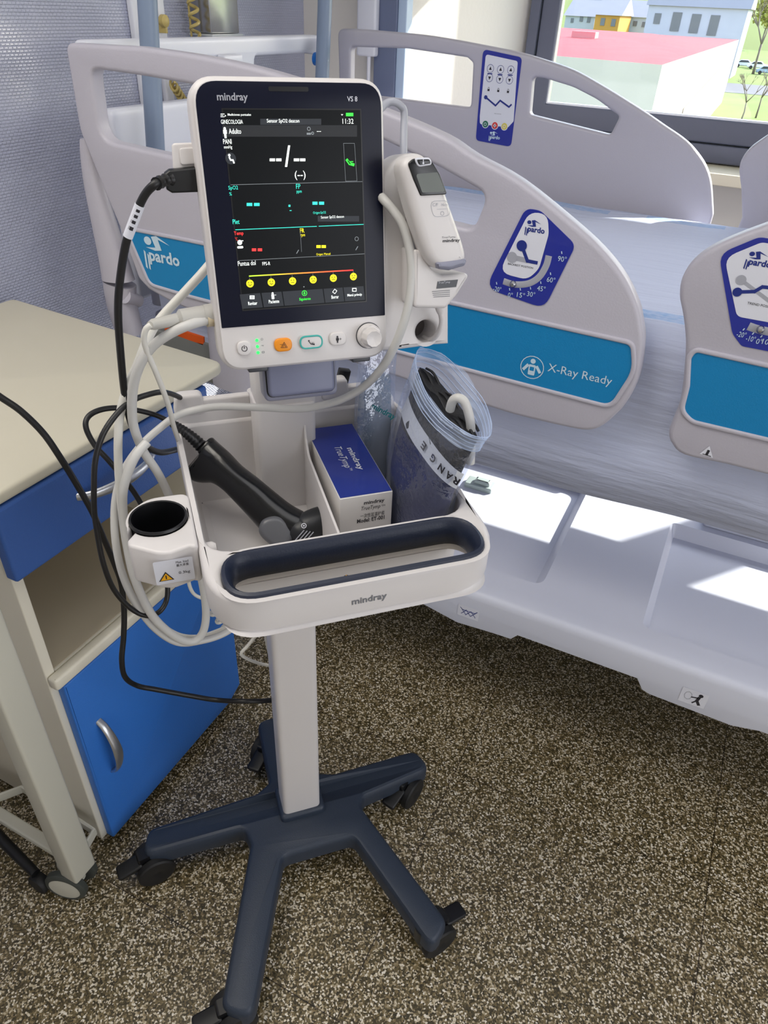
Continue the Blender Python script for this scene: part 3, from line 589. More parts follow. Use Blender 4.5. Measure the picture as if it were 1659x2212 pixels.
for k, a in enumerate(angs):
    c = T.p(BC[0] + cos(a) * .300, BC[1] + sin(a) * .300, 0)
    la = radians([10, 75, 170, 215, 242][k]) if False else None
    adeg = (A0 + 72 * k + 44.8)           # world direction of the arm
    la = radians({0: 59, 1: 260, 2: 274, 3: 236, 4: 231}[k])
    d = V((cos(la), sin(la), 0)); sdw = V((-d.y, d.x, 0))
    pv = c.copy(); c = c + d * .024; ct = B(); ax = c
    ct.plate(F(ax + V((0, 0, 0)), sdw, V((0, 0, 1)), d), [(-.013, .02), (.013, .02), (.013, .086), (-.013, .086)], -.036, .03, BLACK, bev=.006, bevback=True)
    ct.lathe(F(pv + V((0, 0, .05)), (1, 0, 0), (0, 1, 0)), [(.02, 0), (.02, .04)], BLACK)
    co = ct.build('castor', tro)
    for sgn in (-1, 1):
        wv = B(); fr = F(c + sdw * (sgn * .013) + V((0, 0, .0385)), d, ZZ, sdw * sgn); wv.lathe(fr, [(.006, 0), (.035, 0), (.0385, .003), (.0385, .015), (.035, .018), (.012, .019), (.006, .016)], RUBBER, n=28); wv.build('wheel', co)
    lv = B(); lf = F(c + d * .024 + V((0, 0, .064)), sdw, (d - V((0, 0, .22))).normalized())
    lv.plate(lf, rrect(-.017, -.004, .017, .05, .008), -.006, .006, BLACK, bev=.004, bevback=True)
    lv.flat(lf, rrect(-.01, .022, .010, .029, .002), .0066, GREYP)
    for j in range(3): lv.flat(lf, rrect(-.013, .036 + j * .004, .013, .038 + j * .004, .0005), .0066, DGREY)
    lv.build('brake_lever', co)

# tray with basket
ZR = 1.08
tray_o = rpoly([(-.149, .062), (-.147, -.322), (.166, -.322), (.166, .062)], [.02, .062, .07, .02], 8)
op = rpoly([(-.141, .047), (-.139, -.236), (.157, -.236), (.157, .047)], [.02, .034, .04, .02], 6)
slot_o = rrect(-.130, -.3175, .148, -.246, .034, 8)
b = B(); b.plate(TZ(0), tray_o, 1.034, ZR, WHITE, bev=.007, bevback=True, holes=[op, slot_o], seg=4)
# basket shell below the rim
opc = op if area2(op) > 0 else op[::-1]
for j in (0, 1):
    lv_ = [(0 - j * .004, ZR - .006), (.002 - j * .004, 1.04), (.008 - j * .004, .972), (.013 - j * .004, .960), (.022 - j * .004, .9555)] if j == 0 else [(-.004, 1.04), (.002, .97), (.01, .952)]
    vs = []; n_ = len(opc)
    for i, z in lv_: vs += [T.p(x, y, z) for x, y in offs(opc, i)]
    b.raw(vs, [(a * n_ + k, a * n_ + (k + 1) % n_, (a + 1) * n_ + (k + 1) % n_, (a + 1) * n_ + k) for a in range(len(lv_) - 1) for k in range(n_)], WHITE)
    b.cap(T, [offs(opc, lv_[-1][0])], lv_[-1][1], WHITE)
tray = b.build('tray', tro, 'white tray with storage basket', sharp=40)
b = B()
b.plate(TV(.062), rpoly([(-.147, 1.06), (-.044, 1.06), (-.044, 1.112), (-.118, 1.112), (-.147, 1.085)], [0, 0, .004, .03, .02]), -.0, .012, WHITE, bev=.003, bevback=True)
b.build('back_rim', tray)
b = B(); b.plate(TV(.062), rpoly([(.040, 1.06), (.164, 1.06), (.164, 1.085), (.135, 1.108), (.040, 1.108)], [0, 0, .02, .03, .004]), -.0, .012, WHITE, bev=.003, bevback=True)
b.build('back_rim', tray)
for x in (-.125, .075):
    b = B(); b.plate(TV(.066), rpoly([(x - .022, 1.09), (x + .022, 1.09), (x + .017, 1.121), (x - .017, 1.121)], .008), 0, .018, WHITE, bev=.004, bevback=True); b.build('rim_hook', tray)
b = B(); b.plate(TZ(0), rrect(-.046, -.004, .034, .05, .008), .956, 1.118, WHITE, bev=.003); b.build('pole_housing', tray)
b = B(); dv = F(T.p(.0205, .046, 0), (xh * -.014 - yh * .274), ZZ)
b.plate(dv, rpoly([(0, .957), (.272, .957), (.272, 1.062), (.075, 1.052), (.058, 1.07), (.045, 1.095), (0, 1.1)], [0, 0, .004, .03, .02, .02, .003]), -.0016, .0016, WHITE, bev=.0008, bevback=True); b.build('divider', tray)
b = B(); b.lathe(F(T.p(-.139, -.205, 1.06), yh, ZZ), [(.0001, .012), (.006, .011), (.0085, .007), (.0085, -.0)], WHITE, n=16); b.build('clip_button', tray)
# grip
sc_ = slot_o if area2(slot_o) > 0 else slot_o[::-1]; n_ = len(sc_); g = B()
pr = [(-.0015, ZR - .001), (-.0005, ZR + .003), (.003, ZR + .0045), (.007, ZR + .001), (.010, ZR - .010), (.0112, ZR - .022), (.0085, ZR - .028), (.002, ZR - .030), (-.001, ZR - .028)]
vs = []
for i, z in pr: vs += [T.p(x, y, z) for x, y in offs(sc_, i)]
g.raw(vs, [(a * n_ + k, a * n_ + (k + 1) % n_, (a + 1) * n_ + (k + 1) % n_, (a + 1) * n_ + k) for a in range(len(pr) - 1) for k in range(n_)], NAVY); g.build('handle_grip', tray, 'navy soft handle grip')
f_ = TV(-.3222); q = T.loc(760, 1312, 1, -.3222); x0, z0 = q.x, q.z; x1 = T.loc(835, 1296, 1, -.3222)[0]
b = B(); b.text(f_, 'mindray', x0, 1.0485, x1 - x0, INKG, bold=.02); b.build('printed_name', tray)
f_ = TV(-.2375); q = T.loc(722, 1250, 1, -.2375); q2 = T.loc(800, 1238, 1, -.2375)
b = B(); b.flat(f_, rrect(q[0], q[2] - .012, q2[0], q[2] + .012, .001), .0002, LABELW)
b.text(f_, 'Max. load', q2[0] - .025, q[2] + .0055, .02, INK); b.text(f_, '最大承重', q2[0] - .025, q[2] - .0002, .02, INK)
b.flat(f_, [(q[0] + .006, q[2] - .008), (q[0] + .022, q[2] - .008), (q[0] + .014, q[2] + .006)], .0005, INK); b.flat(f_, [(q[0] + .008, q[2] - .007), (q[0] + .02, q[2] - .007), (q[0] + .014, q[2] + .0035)], .0007, YELLOWT)
b.build('load_sticker', tray)
# cup holder on the left rim
c0 = (-.183, -.166); rin = .0305; ho = []
for x, y in rpoly([(-.147, -.228), (-.147, -.122), (-.192, -.122), (-.2165, -.145), (-.2165, -.183), ], [.006, .012, .03, .03, 0], 5): ho.append((x, y))
cut0, cut1 = radians(197), radians(214)
inn = [(c0[0] + rin * cos(t), c0[1] + rin * sin(t)) for t in [cut0 - (2 * pi - (cut1 - cut0)) * k / 40 for k in range(41)]]
ho = ho + inn + [(-.2165, -.196)] + rpoly([(-.2165, -.196), (-.2165, -.205), (-.185, -.228), (-.147, -.228)], [0, .02, .03, 0], 5)[1:-1]
b = B(); b.plate(TZ(0), ho, 1.033, 1.083, WHITE, bev=.0035, bevback=True)
hol = b.build('cup_holder', tro, sharp=50)
b = B(); b.lathe(TZ(0).at(c0[0], c0[1]), [(.0285, 1.086), (.0305, 1.0865), (.0315, 1.084), (.0295, 1.082), (.029, 1.03), (.0001, 1.03)], BLACK, n=36, caps=False)
b.lathe(TZ(0).at(c0[0], c0[1]), [(.0285, 1.086), (.027, 1.075), (.026, 1.036), (.0001, 1.036)], BLACK, n=36, caps=False); b.build('cup_liner', hol, 'black cup liner')
f_ = TV(-.2285, 0); b = B()
fx = F(T.p(-.152, -.2282, 0), xh, ZZ); qa, qb = T.loc(322, 1178, 1, -.2288), T.loc(414, 1196, 1, -.2288); sx0, sx1, sz = qa.x + .152, qb.x + .152, 1.0425; kx = (sx1 - sx0) / .033; b.flat(fx, rrect(sx0, sz, sx1, sz + .031, .002), .0006, LABELW)
fx = fx.at(sx1 + .0005, 0); fx.u = fx.u * kx
b.flat(fx, [(-.031, 1.047), (-.018, 1.047), (-.0245, 1.059)], .001, INK); b.flat(fx, [(-.0295, 1.048), (-.0195, 1.048), (-.0245, 1.057)], .0013, YELLOWT); b.flat(fx, [(-.025, 1.0495), (-.024, 1.0495), (-.024, 1.0545), (-.025, 1.0545)], .0016, INK)
b.text(fx, 'Max. load', -.0145, 1.0675, .0125, INK, d=.001, ht=.003); b.text(fx, '最大承重', -.0145, 1.063, .0125, INK, d=.001, ht=.0035); b.text(fx, '0.3kg', -.0135, 1.052, .0115, INK, d=.001, ht=.0045)
b.build('load_sticker', hol)

# ------------------------------------------------------------ monitor
BLo = CAM + (V((-.488, .645, 1.259)) - CAM) * .93
MU = (yh * .18592 + ZZ * .98257).normalized()
MF = F(BLo, xh, MU)
mnt = B(); qa, qb, qc = MF.hits([(572, 800), (727, 845), (570, 858)], -.012)
mnt.plate(MF, rrect(qa[0] - .002, qb[1] - .006, qb[0] + .003, qa[1] + .03, .008), -.05, -.016, GREYP, bev=.005, bevback=True); mt = mnt.build('monitor_mount', tro, 'grey monitor mount')
mnt = B(); mnt.plate(MF, rrect(qa[0] + .002, qb[1] + .001, qb[0] - .002, qa[1] + .03, .007), -.018, -.008, mat('slate_grey_plastic', (118, 122, 146), .4), bev=.004); mnt.plate(MF, rrect(qa[0] + .0005, qb[1] - .0005, qb[0] - .0005, qa[1] + .03, .008), -.0165, -.0155, BLACK); mnt.build('release_tab', mt)
b = B(); b.plate(TZ(0), rrect(-.043, .0, .036, .06, .01), 1.10, 1.175, WHITE, bev=.004, bevback=True); b.build('pole_head', tro)

mon = thing('patient_monitor', MF.p(.0665, -.066, -.02), 'portrait vital signs monitor with a black lit screen standing on the trolley pole', 'patient monitor')
b = B(); b.plate(MF, rrect(-.030, -.066, .163, .2135, .026, 8), -.04, .0, WHITE, bev=.009, bevback=True, seg=5)
bz_ = rrect(-.0265, -.0625, .1595, .2100, .023, 8)
b.plate(MF, bz_, -.001, .0018, WHITE, bev=.0015)
for x in (.0, .12): b.box(x, x + .022, -.07, -.06, -.03, -.006, DGREY, .002, MF)
b.build('monitor_body', mon, sharp=30)
b = B(); gl_ = rpoly([(-.0245, -.0175), (.158, -.0175), (.158, .2085), (-.0245, .2085)], [.001, .001, .021, .021], 8); b.plate(MF, gl_, .001, .0026, mat('monitor_glass', (14, 18, 38), .3, spec=.22), bev=.0006)
b.text(MF, 'mindray', -.0045, .1905, .029, LGREY, ht=.0085, d=.003, bold=.02); b.text(MF, 'VS 8', .1225, .1925, .0105, LABELW, ht=.0045, d=.003, bold=.01)
b.plate(MF, rrect(.045, .2005, .084, .2045, .0015), .002, .0029, mat('slot_black', (6, 8, 14), .3))
glass = b.build('front_glass', mon)
def em(name, rgb, s=.55): return mat(name, rgb, .5, emit=s)
SCR = mat('screen_off_black', (12, 14, 16), .3, emit=.6, spec=.15); SBAR = em('screen_bar', (30, 34, 40), .6); SW = em('screen_white', (232, 238, 234), .9); SG = em('screen_green', (50, 230, 60), .9); SY = em('screen_yellow', (232, 220, 20), .9)
SR = em('screen_red', (236, 50, 50), .9); STL = em('screen_teal', (50, 214, 190), .85); SGY = em('screen_grey', (120, 126, 130), .6); SOR = em('screen_orange', (240, 140, 50), .9); SDK = mat('face_dark', (60, 50, 10), .5)
b = B(); b.plate(MF, [(-.0012, -.0012), (.1367, -.0012), (.1367, .1862), (-.0012, .1862)], .002, .0029, mat('screen_edge', (8, 9, 12), .3)); b.flat(MF, [(0, 0), (.1355, 0), (.1355, .185), (0, .185)], .0032, SCR)
def ps(x, y): return MF.hit(400 + x / 3.302, 150 + y / 3.302, .003)
D1 = .0036
def st(s, xl, xr, y, m, h=None, bold=.004):
    a, c = ps(xl, y), ps(xr, y); b.text(MF, s, a[0], a[1], c[0] - a[0], m, ht=h, d=D1, bold=bold)
def sq(x0, y0, x1, y1, m, d=.0034):
    b.flat(MF, [ps(x0, y0), ps(x1, y0), ps(x1, y1), ps(x0, y1)], d, m)
def hl(y, x0=.0, x1=.1355, th=.0004, m=None): b.flat(MF, [(x0, y), (x1, y), (x1, y + th), (x0, y + th)], .0034, m or SGY)
sq(535, 352, 970, 395, SBAR); 
for j in range(3): sq(252, 316 + j * 10, 280 - (j % 2) * 8, 320 + j * 10, SW, D1)
b.flat(MF, [ps(282, 325), ps(293, 331), ps(282, 338)], D1, SW)
st('Mediciones puntuales', 304, 470, 336, SW, .0026); st('GINECOLOGIA', 256, 412, 389, SW, .0036, 0); st('Sensor SpO2 descon', 583, 815, 388, SW, .0042); st('11:32', 1122, 1200, 388, SW, .0045, 0)
sq(1146, 310, 1198, 334, SG, D1); b.flat(MF, [ps(1110, 320), ps(1126, 320), ps(1118, 330)], D1, SW)
sq(265, 398, 1225, 480, em('screen_bar_dim', (20, 23, 27), .5))
st('Adulto', 312, 400, 460, SW, .0045)
x, y = ps(282, 430); b.flat(MF, ell(x, y + .001, .0012), D1, SW); b.flat(MF, rrect(x - .0017, y - .0035, x + .0017, y, .0004), D1, SW); b.flat(MF, [(x - .001, y - .0072), (x + .001, y - .0072), (x + .001, y - .003), (x - .001, y - .003)], D1, SW)
st('---', 938, 968, 445, SW); x, y = ps(882, 440); b.ring(MF, ell(x, y + .002, .0018), ell(x, y + .002, .0012), D1, SGY); sq(866, 452, 896, 466, SGY, D1); x, y = ps(908, 455); b.ring(MF, ell(x, y, .0014), ell(x, y, .0007), D1, SGY)
st('PANI', 272, 332, 532, SW, .0042); st('mmHg', 278, 336, 572, SW, .0036, 0)
x, y = ps(324, 635); b.flat(MF, ell(x, y, .0052), .0034, SBAR); b.flat(MF, ell(x - .001, y + .0028, .0012), D1, SW); b.line(MF, [(x - .0012, y + .001), (x - .0002, y - .0014), (x + .002, y - .0014), (x + .0028, y - .004)], .0014, D1, SW)
for x0 in (602, 648, 774, 818): sq(x0, 635, x0 + 38, 655, SW, D1)
b.flat(MF, [ps(711, 695), ps(733, 542), ps(748, 542), ps(727, 695)], D1, SW)
st('(--)', 783, 860, 790, SW, .0085)
a_ = [ps(1128, 527), ps(1206, 527), ps(1224, 795), ps(1143, 797)]; b.line(MF, a_ + [a_[0]], .0003, D1, SGY)
q = [ps(1152, 645), ps(1172, 672), ps(1200, 680)]; b.line(MF, q, .0026, D1, SG); b.line(MF, [ps(1160, 652), ps(1176, 674)], .001, .0038, SCR); b.line(MF, [ps(1176, 658), ps(1196, 657)], .0007, D1, SG)
hl(ps(300, 825)[1]); hl(ps(350, 1146)[1], 0, .0845, .0006, STL); hl(ps(350, 1146)[1], .0865, .1355, .0006, STL); hl(ps(370, 1366)[1])
st('SpO2', 310, 378, 866, STL, .0045, 0); st('%', 315, 333, 900, STL, .003, 0); st('FP', 791, 822, 852, STL, .0045, 0); st('ppm', 795, 831, 888, STL, .003, 0)
for x0, y0 in ((438, 952), (490, 952), (907, 943), (954, 943)): sq(x0, y0, x0 + 40 - (4 if x0 > 800 else 0), y0 + 22, STL, D1)
sq(736, 965, 750, 980, STL, D1); sq(744, 1004, 758, 1009, STL, D1)
sq(945, 1045, 1240, 1085, SBAR); st('Origen:SpO2', 912, 1004, 1036, STL, .003, 0); st('Sensor SpO2 descon', 968, 1132, 1070, SW, .0034, 0); st('Plet', 340, 388, 1104, STL, .0045)
st('Temp', 350, 417, 1190, SR, .0045, .01); st('°C', 357, 374, 1220, SR, .003, 0); st('FR', 819, 850, 1165, SY, .0042, .01); st('rpm', 822, 855, 1198, SY, .003, 0)
xv = ps(825, 1250)[0]; b.flat(MF, [(xv, ps(0, 1345)[1]), (xv + .0003, ps(0, 1345)[1]), (xv + .0003, ps(818, 1140)[1]), (xv, ps(818, 1140)[1])], D1, SGY)
x, y = ps(390, 1245); b.flat(MF, ell(x, y + .0015, .0024), D1, SW); b.flat(MF, rrect(x - .003, y - .0042, x + .003, y - .002, .001), D1, SW); b.line(MF, [(x + .002, y + .003), (x + .0035, y + .003)], .0008, D1, SW)
for x0, y0, m in ((475, 1276, SR), (517, 1276, SR), (935, 1253, SY), (972, 1253, SY)): sq(x0, y0, x0 + 31, y0 + 20, m, D1)
st('Origen: Manual', 935, 1036, 1332, SY, .003, 0)
for x0, y0 in ((800, 1300), (1222, 1275)): b.line(MF, [ps(x0 - 6, y0 + 12), ps(x0 + 8, y0 - 12)], .0008, D1, SGY)
x, y = ps(1222, 1208); b.ring(MF, ell(x, y, .0022), ell(x, y, .0017), D1, SGY)
st('Puntua dol', 377, 504, 1402, SW, .0046, 0); st('FPS-R', 551, 607, 1398, SW, .0034, 0)
fx_ = [462, 614, 765, 912, 1056, 1199]; fy_ = [1527, 1518, 1509, 1499, 1488, 1477]
ya = ps(455, 1478)[1]; yb = ps(1198, 1435)[1]; xa = ps(455, 1478)[0]; xb = ps(1198, 1435)[0]
N_ = 24
for j in range(N_):
    t = (j + .5) / N_; c = (int(min(255, 170 + 150 * t)), int(235 - 190 * t), 50) ; m = em('scale_%d' % j, c, .9)
    b.flat(MF, [(xa + (xb - xa) * j / N_, ya + (yb - ya) * j / N_), (xa + (xb - xa) * (j + 1) / N_, ya + (yb - ya) * (j + 1) / N_), (xa + (xb - xa) * (j + 1) / N_, ya + .0012 + (yb - ya) * (j + 1) / N_), (xa + (xb - xa) * j / N_, ya + .0012 + (yb - ya) * j / N_)], D1, m)
for k in range(6):
    x, y = ps(fx_[k], fy_[k]); b.flat(MF, ell(x, y, .0039), D1, SY); 
    for sx in (-1, 1): b.flat(MF, ell(x + sx * .0014, y + .001, .0005, .0007, 8), .004, SDK)
    mc = [.0008, .0009, -.0002, -.0008, -.001, -.0012][k]; b.line(MF, [(x - .0016, y - .0012 + mc * .6), (x, y - .0016 - mc * .6), (x + .0016, y - .0012 + mc * .6)], .0006, .004, SDK)
    b.line(MF, [(x, y + .004), (x, y + .006)], .0003, D1, SGY)
for l, r_ in ((400, 548), (556, 700), (706, 992), (998, 1134), (1140, 1282)):
    a, c = ps(l, 1640), ps(r_, 1640); b.flat(MF, [(a[0], .0012), (c[0], .0012), (c[0] - .0014, .016), (a[0] - .0012, .016)], .0034, SBAR)
for s_, l, r_, y_, m in (('Revisar', 450, 515, 1682, SW), ('Paciente', 597, 671, 1669, SW), ('Siguiente', 814, 895, 1654, SG), ('Borrar', 1043, 1095, 1636, SW), ('Menú princip', 1157, 1260, 1625, SW)): st(s_, l, r_, y_, m, .0036, .01)
x, y = ps(850, 1595); b.ring(MF, ell(x, y, .0029), ell(x, y, .0023), D1, SG); b.line(MF, [(x, y + .0013), (x, y - .001)], .001, D1, SG); b.flat(MF, [(x - .0014, y), (x + .0014, y), (x, y - .0016)], D1, SG)
sq(460, 1612, 494, 1638, SW, D1); sq(465, 1618, 489, 1622, SBAR, .004); sq(465, 1627, 489, 1630, SBAR, .004)
x, y = ps(624, 1610); b.flat(MF, ell(x, y + .002, .0011), D1, SW); b.flat(MF, rrect(x - .0014, y - .004, x + .0014, y + .001, .0004), D1, SW); b.line(MF, [(x + .002, y), (x + .0035, y)], .0004, D1, SW)
x, y = ps(1066, 1580); b.line(MF, [(x - .0025, y - .001), (x, y + .002), (x + .0024, y), (x, y - .0028), (x - .0025, y - .001)], .0006, D1, SW); sq(1190, 1558, 1221, 1584, SW, D1); sq(1195, 1564, 1216, 1579, SBAR, .004)
x, y = ps(846, 1550); b.flat(MF, ell(x, y, .0007), D1, SGY)
b.build('screen', mon, 'lit black screen with white, teal, yellow and red readings', weld=False)
def button(nm, cx_, cy_, hw, hh, m, rim=None, icon=None, lab=None):
    b = B(); b.plate(MF, rrect(cx_ - hw, cy_ - hh, cx_ + hw, cy_ + hh, hh * .98, 8), .001, .0052, m, bev=.0015)
    if rim: b.plate(MF, rrect(cx_ - hw, cy_ - hh, cx_ + hw, cy_ + hh, hh * .98, 8), .003, .0056, rim, bev=.0005, holes=[rrect(cx_ - hw + .0018, cy_ - hh + .0018, cx_ + hw - .0018, cy_ + hh - .0018, hh * .8, 8)])
    icon(b, cx_, cy_); b.build(nm, mon, lab)
D2 = .0057
def ic_pow(b, x, y): b.cap(MF, [ell(x, y, .0032), ell(x, y, .0025)], D2, INK); b.flat(MF, [(x - .0011, y + .0012), (x + .0011, y + .0012), (x + .0011, y + .0034), (x - .0011, y + .0034)], D2 + .0001, WHITE); b.flat(MF, [(x - .0004, y), (x + .0004, y), (x + .0004, y + .0038), (x - .0004, y + .0038)], D2 + .0002, INK)
def ic_al(b, x, y): b.line(MF, [(x - .003, y - .0026), (x + .004, y - .0026), (x + .001, y + .0032), (x - .003, y - .0026)], .0004, D2, INK); b.line(MF, [(x - .001, y - .0022), (x + .0008, y + .0014), (x + .0022, y - .0022)], .0004, D2, INK); b.line(MF, [(x - .004, y + .001), (x - .001, y + .001)], .0003, D2, INK)
def ic_bp(b, x, y): b.line(MF, [(x - .003, y + .002), (x - .0004, y - .0016), (x + .003, y - .0026)], .0016, D2, INK); b.line(MF, [(x - .0022, y + .0014), (x - .0002, y - .0012)], .0006, D2 + .0001, WHITE); b.line(MF, [(x, y - .0002), (x + .003, y - .0006)], .0004, D2, INK)
def ic_pa(b, x, y): b.flat(MF, ell(x - .001, y + .0026, .0011), D2, INK); b.flat(MF, rrect(x - .0026, y - .0016, x + .0006, y + .0014, .0004), D2, INK); b.flat(MF, [(x - .0018, y - .004), (x - .0002, y - .004), (x - .0002, y), (x - .0018, y)], D2, INK); b.line(MF, [(x + .0014, y), (x + .0036, y)], .0004, D2, INK); b.line(MF, [(x + .0025, y - .0011), (x + .0025, y + .0011)], .0004, D2, INK)
button('power_button', -.0034, -.0402, .0078, .0078, WHITE, None, ic_pow)
button('alarm_button', .0392, -.0402, .0098, .0072, ORANGE, None, ic_al, 'orange alarm button')
button('pressure_button', .0706, -.0396, .0131, .0074, WHITE, TEALP, ic_bp, 'white button with teal ring')
button('patient_button', .1014, -.0388, .0098, .0074, WHITE, None, ic_pa)
b = B(); kc = MF.at(.1378, -.0385)
b.lathe(kc, [(.0148, .0016), (.0148, .0022), (.0138, .0022)], DGREY, n=36, caps=False)
prof = [(.0138, .001), (.0136, .009), (.0125, .0105)]; b.lathe(kc, prof, WHITE, n=36, caps=False)
nn = 40
def rk(k, r): return r * (1 + .025 * cos(10 * 2 * pi * k / nn))
lv_ = [(.0125, .0105), (.0108, .011), (.0098, .0215), (.0086, .0235), (.006, .0225), (.0001, .022)]
vs = [kc.p(rk(k, r) * cos(2 * pi * k / nn), rk(k, r) * sin(2 * pi * k / nn), h) for r, h in lv_ for k in range(nn)]
b.raw(vs, [(i * nn + k, i * nn + (k + 1) % nn, (i + 1) * nn + (k + 1) % nn, (i + 1) * nn + k) for i in range(len(lv_) - 1) for k in range(nn)], WHITE); b.build('rotary_knob', mon)
for y, sh_ in ((-.0332, 0), (-.0399, 1), (-.0465, 2)):
    b = B(); b.plate(MF, ell(.0112, y, .0017), .0015, .0024, GREEN_E); b.build('status_light', mon, 'green status light')
b = B()
b.cap(MF, [ell(.0168, -.0325, .0012), ell(.0168, -.0325, .0009)], .0021, INKG); b.line(MF, [(.0156, -.0395), (.0164, -.0388), (.0172, -.0397), (.018, -.039)], .0003, .0021, INKG); b.cap(MF, [rrect(.0155, -.0475, .0182, -.0455, .0002), rrect(.0159, -.0471, .0178, -.0459, .0001)], .0021, INKG); b.build('printed_symbols', mon)
# left pad and connectors
b = B(); q = MF.hits([(371, 309), (440, 307), (440, 406), (378, 411)], -.03); b.plate(MF, rpoly(q, .004), -.037, -.03, WHITE, bev=.002); q = MF.hits([(387, 320), (422, 318), (426, 354), (390, 357)], -.029); b.plate(MF, rpoly(q, .003), -.03, -.027, WHITE, bev=.001); b.build('side_port_cover', mon)
b = B(); b.tube([K(478, 678, -.062), K(462, 680, -.063), K(440, 681, -.064)], [.0125, .0125, .011], mat('grey_connector', (186, 184, 178), .45), n=16)
b.tube([K(441, 681, -.064), K(390, 688, -.07), K(384, 690, -.07)], [.0105, .0098, .006], mat('grey_connector', 0), n=14)
b.tube([K(384, 690, -.07), K(330, 701, -.08), K(324, 703, -.084)], [.0068, .0058, .0042], mat('grey_connector', 0), n=12); b.build('sensor_connector', mon, 'grey tapered sensor plug')
b = B(); b.tube([K(478, 688, -.066), K(446, 692, -.07)], .0072, mat('tan_connector', (204, 190, 160), .4), n=16); b.build('hose_connector', mon, 'tan hose connector')
# thermometer wing on the right
b = B()
wo = spl([(x, y, 0) for x, y in MF.hits([(815, 420), (828, 380), (845, 352), (868, 335), (895, 331), (918, 342), (935, 375), (945, 430), (955, 500)], -.01)], 4)
wo = [(p.x, p.y) for p in wo] + MF.hits([(962, 560), (967, 650), (967, 742), (938, 744)], -.01)
hol_c = MF.hit(921, 716, -.006); hr = .0128
lowr = MF.hits([(865, 754), (815, 758)], -.01)
b.plate(MF, rpoly(wo + lowr, [0] * len(wo) + [.004, .004], 3), -.055, -.006, WHITE, bev=.005, bevback=True, holes=[ell(hol_c[0], hol_c[1], hr, n=28)])
wing = b.build('thermometer_module', mon, sharp=35)
b = B(); b.plate(MF, ell(hol_c[0], hol_c[1], hr * .99, n=28), -.05, -.045, mat('hole_grey', (110, 104, 104), .6)); b.build('cable_hole_back', wing)
b = B(); q = MF.hits([(866, 378), (874, 372), (905, 520), (912, 548), (890, 548), (884, 500)], .0); b.plate(MF, q, -.008, .012, mat('well_dark', (30, 32, 46), .4), bev=.002)
q = MF.hits([(886, 486), (902, 486), (912, 560), (897, 560)], .013); b.plate(MF, q, .0, .014, LGREY, bev=.002); b.build('thermometer_well', wing, 'dark thermometer well')
b = B(); q = MF.hits([(895, 538), (916, 543), (926, 572), (942, 590), (955, 594), (1006, 590), (1012, 594), (1012, 600), (988, 638), (968, 662), (962, 667), (894, 666)], .034)
b.plate(MF, rpoly(q, [.003, .004, .01, .01, .004, .004, .002, .004, 0, .006, .006, .006]), -.006, .034, WHITE, bev=.004, seg=4)
q = MF.hits([(946, 608), (990, 604), (986, 620), (943, 624)], .035); b.flat(MF, q, .0344, DGREY); b.text(MF, 'TrueTymp', q[3][0] + .002, q[3][1] + .0045, .014, LABELW, d=.0348)
for j in range(4):
    q = MF.hits([(934 + j, 630 + j * 4), (972, 629 + j * 4)], .035); b.line(MF, [(q[0][0], q[0][1]), (q[1][0], q[0][1])], .0006, .0344, INKG)
b.build('thermometer_cradle', wing)
# ear thermometer resting in the cradle
eo = MF.hits([(868, 372), (874, 346), (892, 336), (915, 338), (936, 350), (952, 380), (972, 438), (992, 495), (1004, 532), (1008, 556), (1000, 572), (972, 582), (945, 580), (926, 562), (908, 520), (884, 440)], .05)
eo = [(p.x, p.y) for p in spl([(x, y, 0) for x, y in eo], 3, closed=True)]
ear = thing('ear_thermometer', MF.p(*MF.hit(965, 575, .05), .036), 'white ear thermometer with a small dark display tilted in the cradle beside the monitor', 'ear thermometer')
b = B(); b.plate(MF, eo, .018, .052, WHITE, bev=.010, bevback=True, seg=5)
q = MF.hits([(955, 516), (985, 513)], .053); b.text(MF, 'TrueTymp', q[0][0], q[0][1], q[1][0] - q[0][0], INKG, ht=.0022, d=.0524); q = MF.hits([(957, 526), (994, 523)], .053); b.text(MF, 'mindray', q[0][0], q[0][1], q[1][0] - q[0][0], INK, ht=.0042, d=.0524, bold=.02)
q = MF.hits([(928, 434), (967, 433), (976, 467), (937, 469)], .053); qq = rpoly(q, .006); b.cap(MF, [qq if area2(qq) > 0 else qq[::-1], offs(qq if area2(qq) > 0 else qq[::-1], .0004)], .0524, LGREY)
q = MF.hits([(935, 446), (952, 445), (972, 445), (944, 452), (966, 451)], .053); b.text(MF, 'C/F', q[0][0], q[0][1], .006, LGREY, d=.0524); b.text(MF, 'Mem', q[1][0] + .001, q[0][1], .0068, LGREY, d=.0524); b.line(MF, [(q[3][0], q[3][1]), (q[4][0], q[3][1])], .0003, .0524, LGREY)
x, y = MF.hit(956, 461, .053); b.ring(MF, ell(x, y, .002), ell(x, y, .0016), .0524, LGREY)
eb = b.build('thermometer_body', ear, sharp=25)
b = B(); q = MF.hits([(881, 353), (893, 343), (915, 341), (934, 350), (950, 377), (966, 420), (908, 423), (893, 388)], .0525); b.plate(MF, rpoly(q, [.004, .006, .006, .008, .01, .002, .002, .01]), .05, .0532, GLOSSB, bev=.001)
q = MF.hits([(898, 376), (945, 372), (962, 414), (912, 416)], .0535); b.flat(MF, rpoly(q, .002), .0536, mat('lcd_grey', (92, 98, 92), .3)); b.build('display', ear, 'glossy dark display')
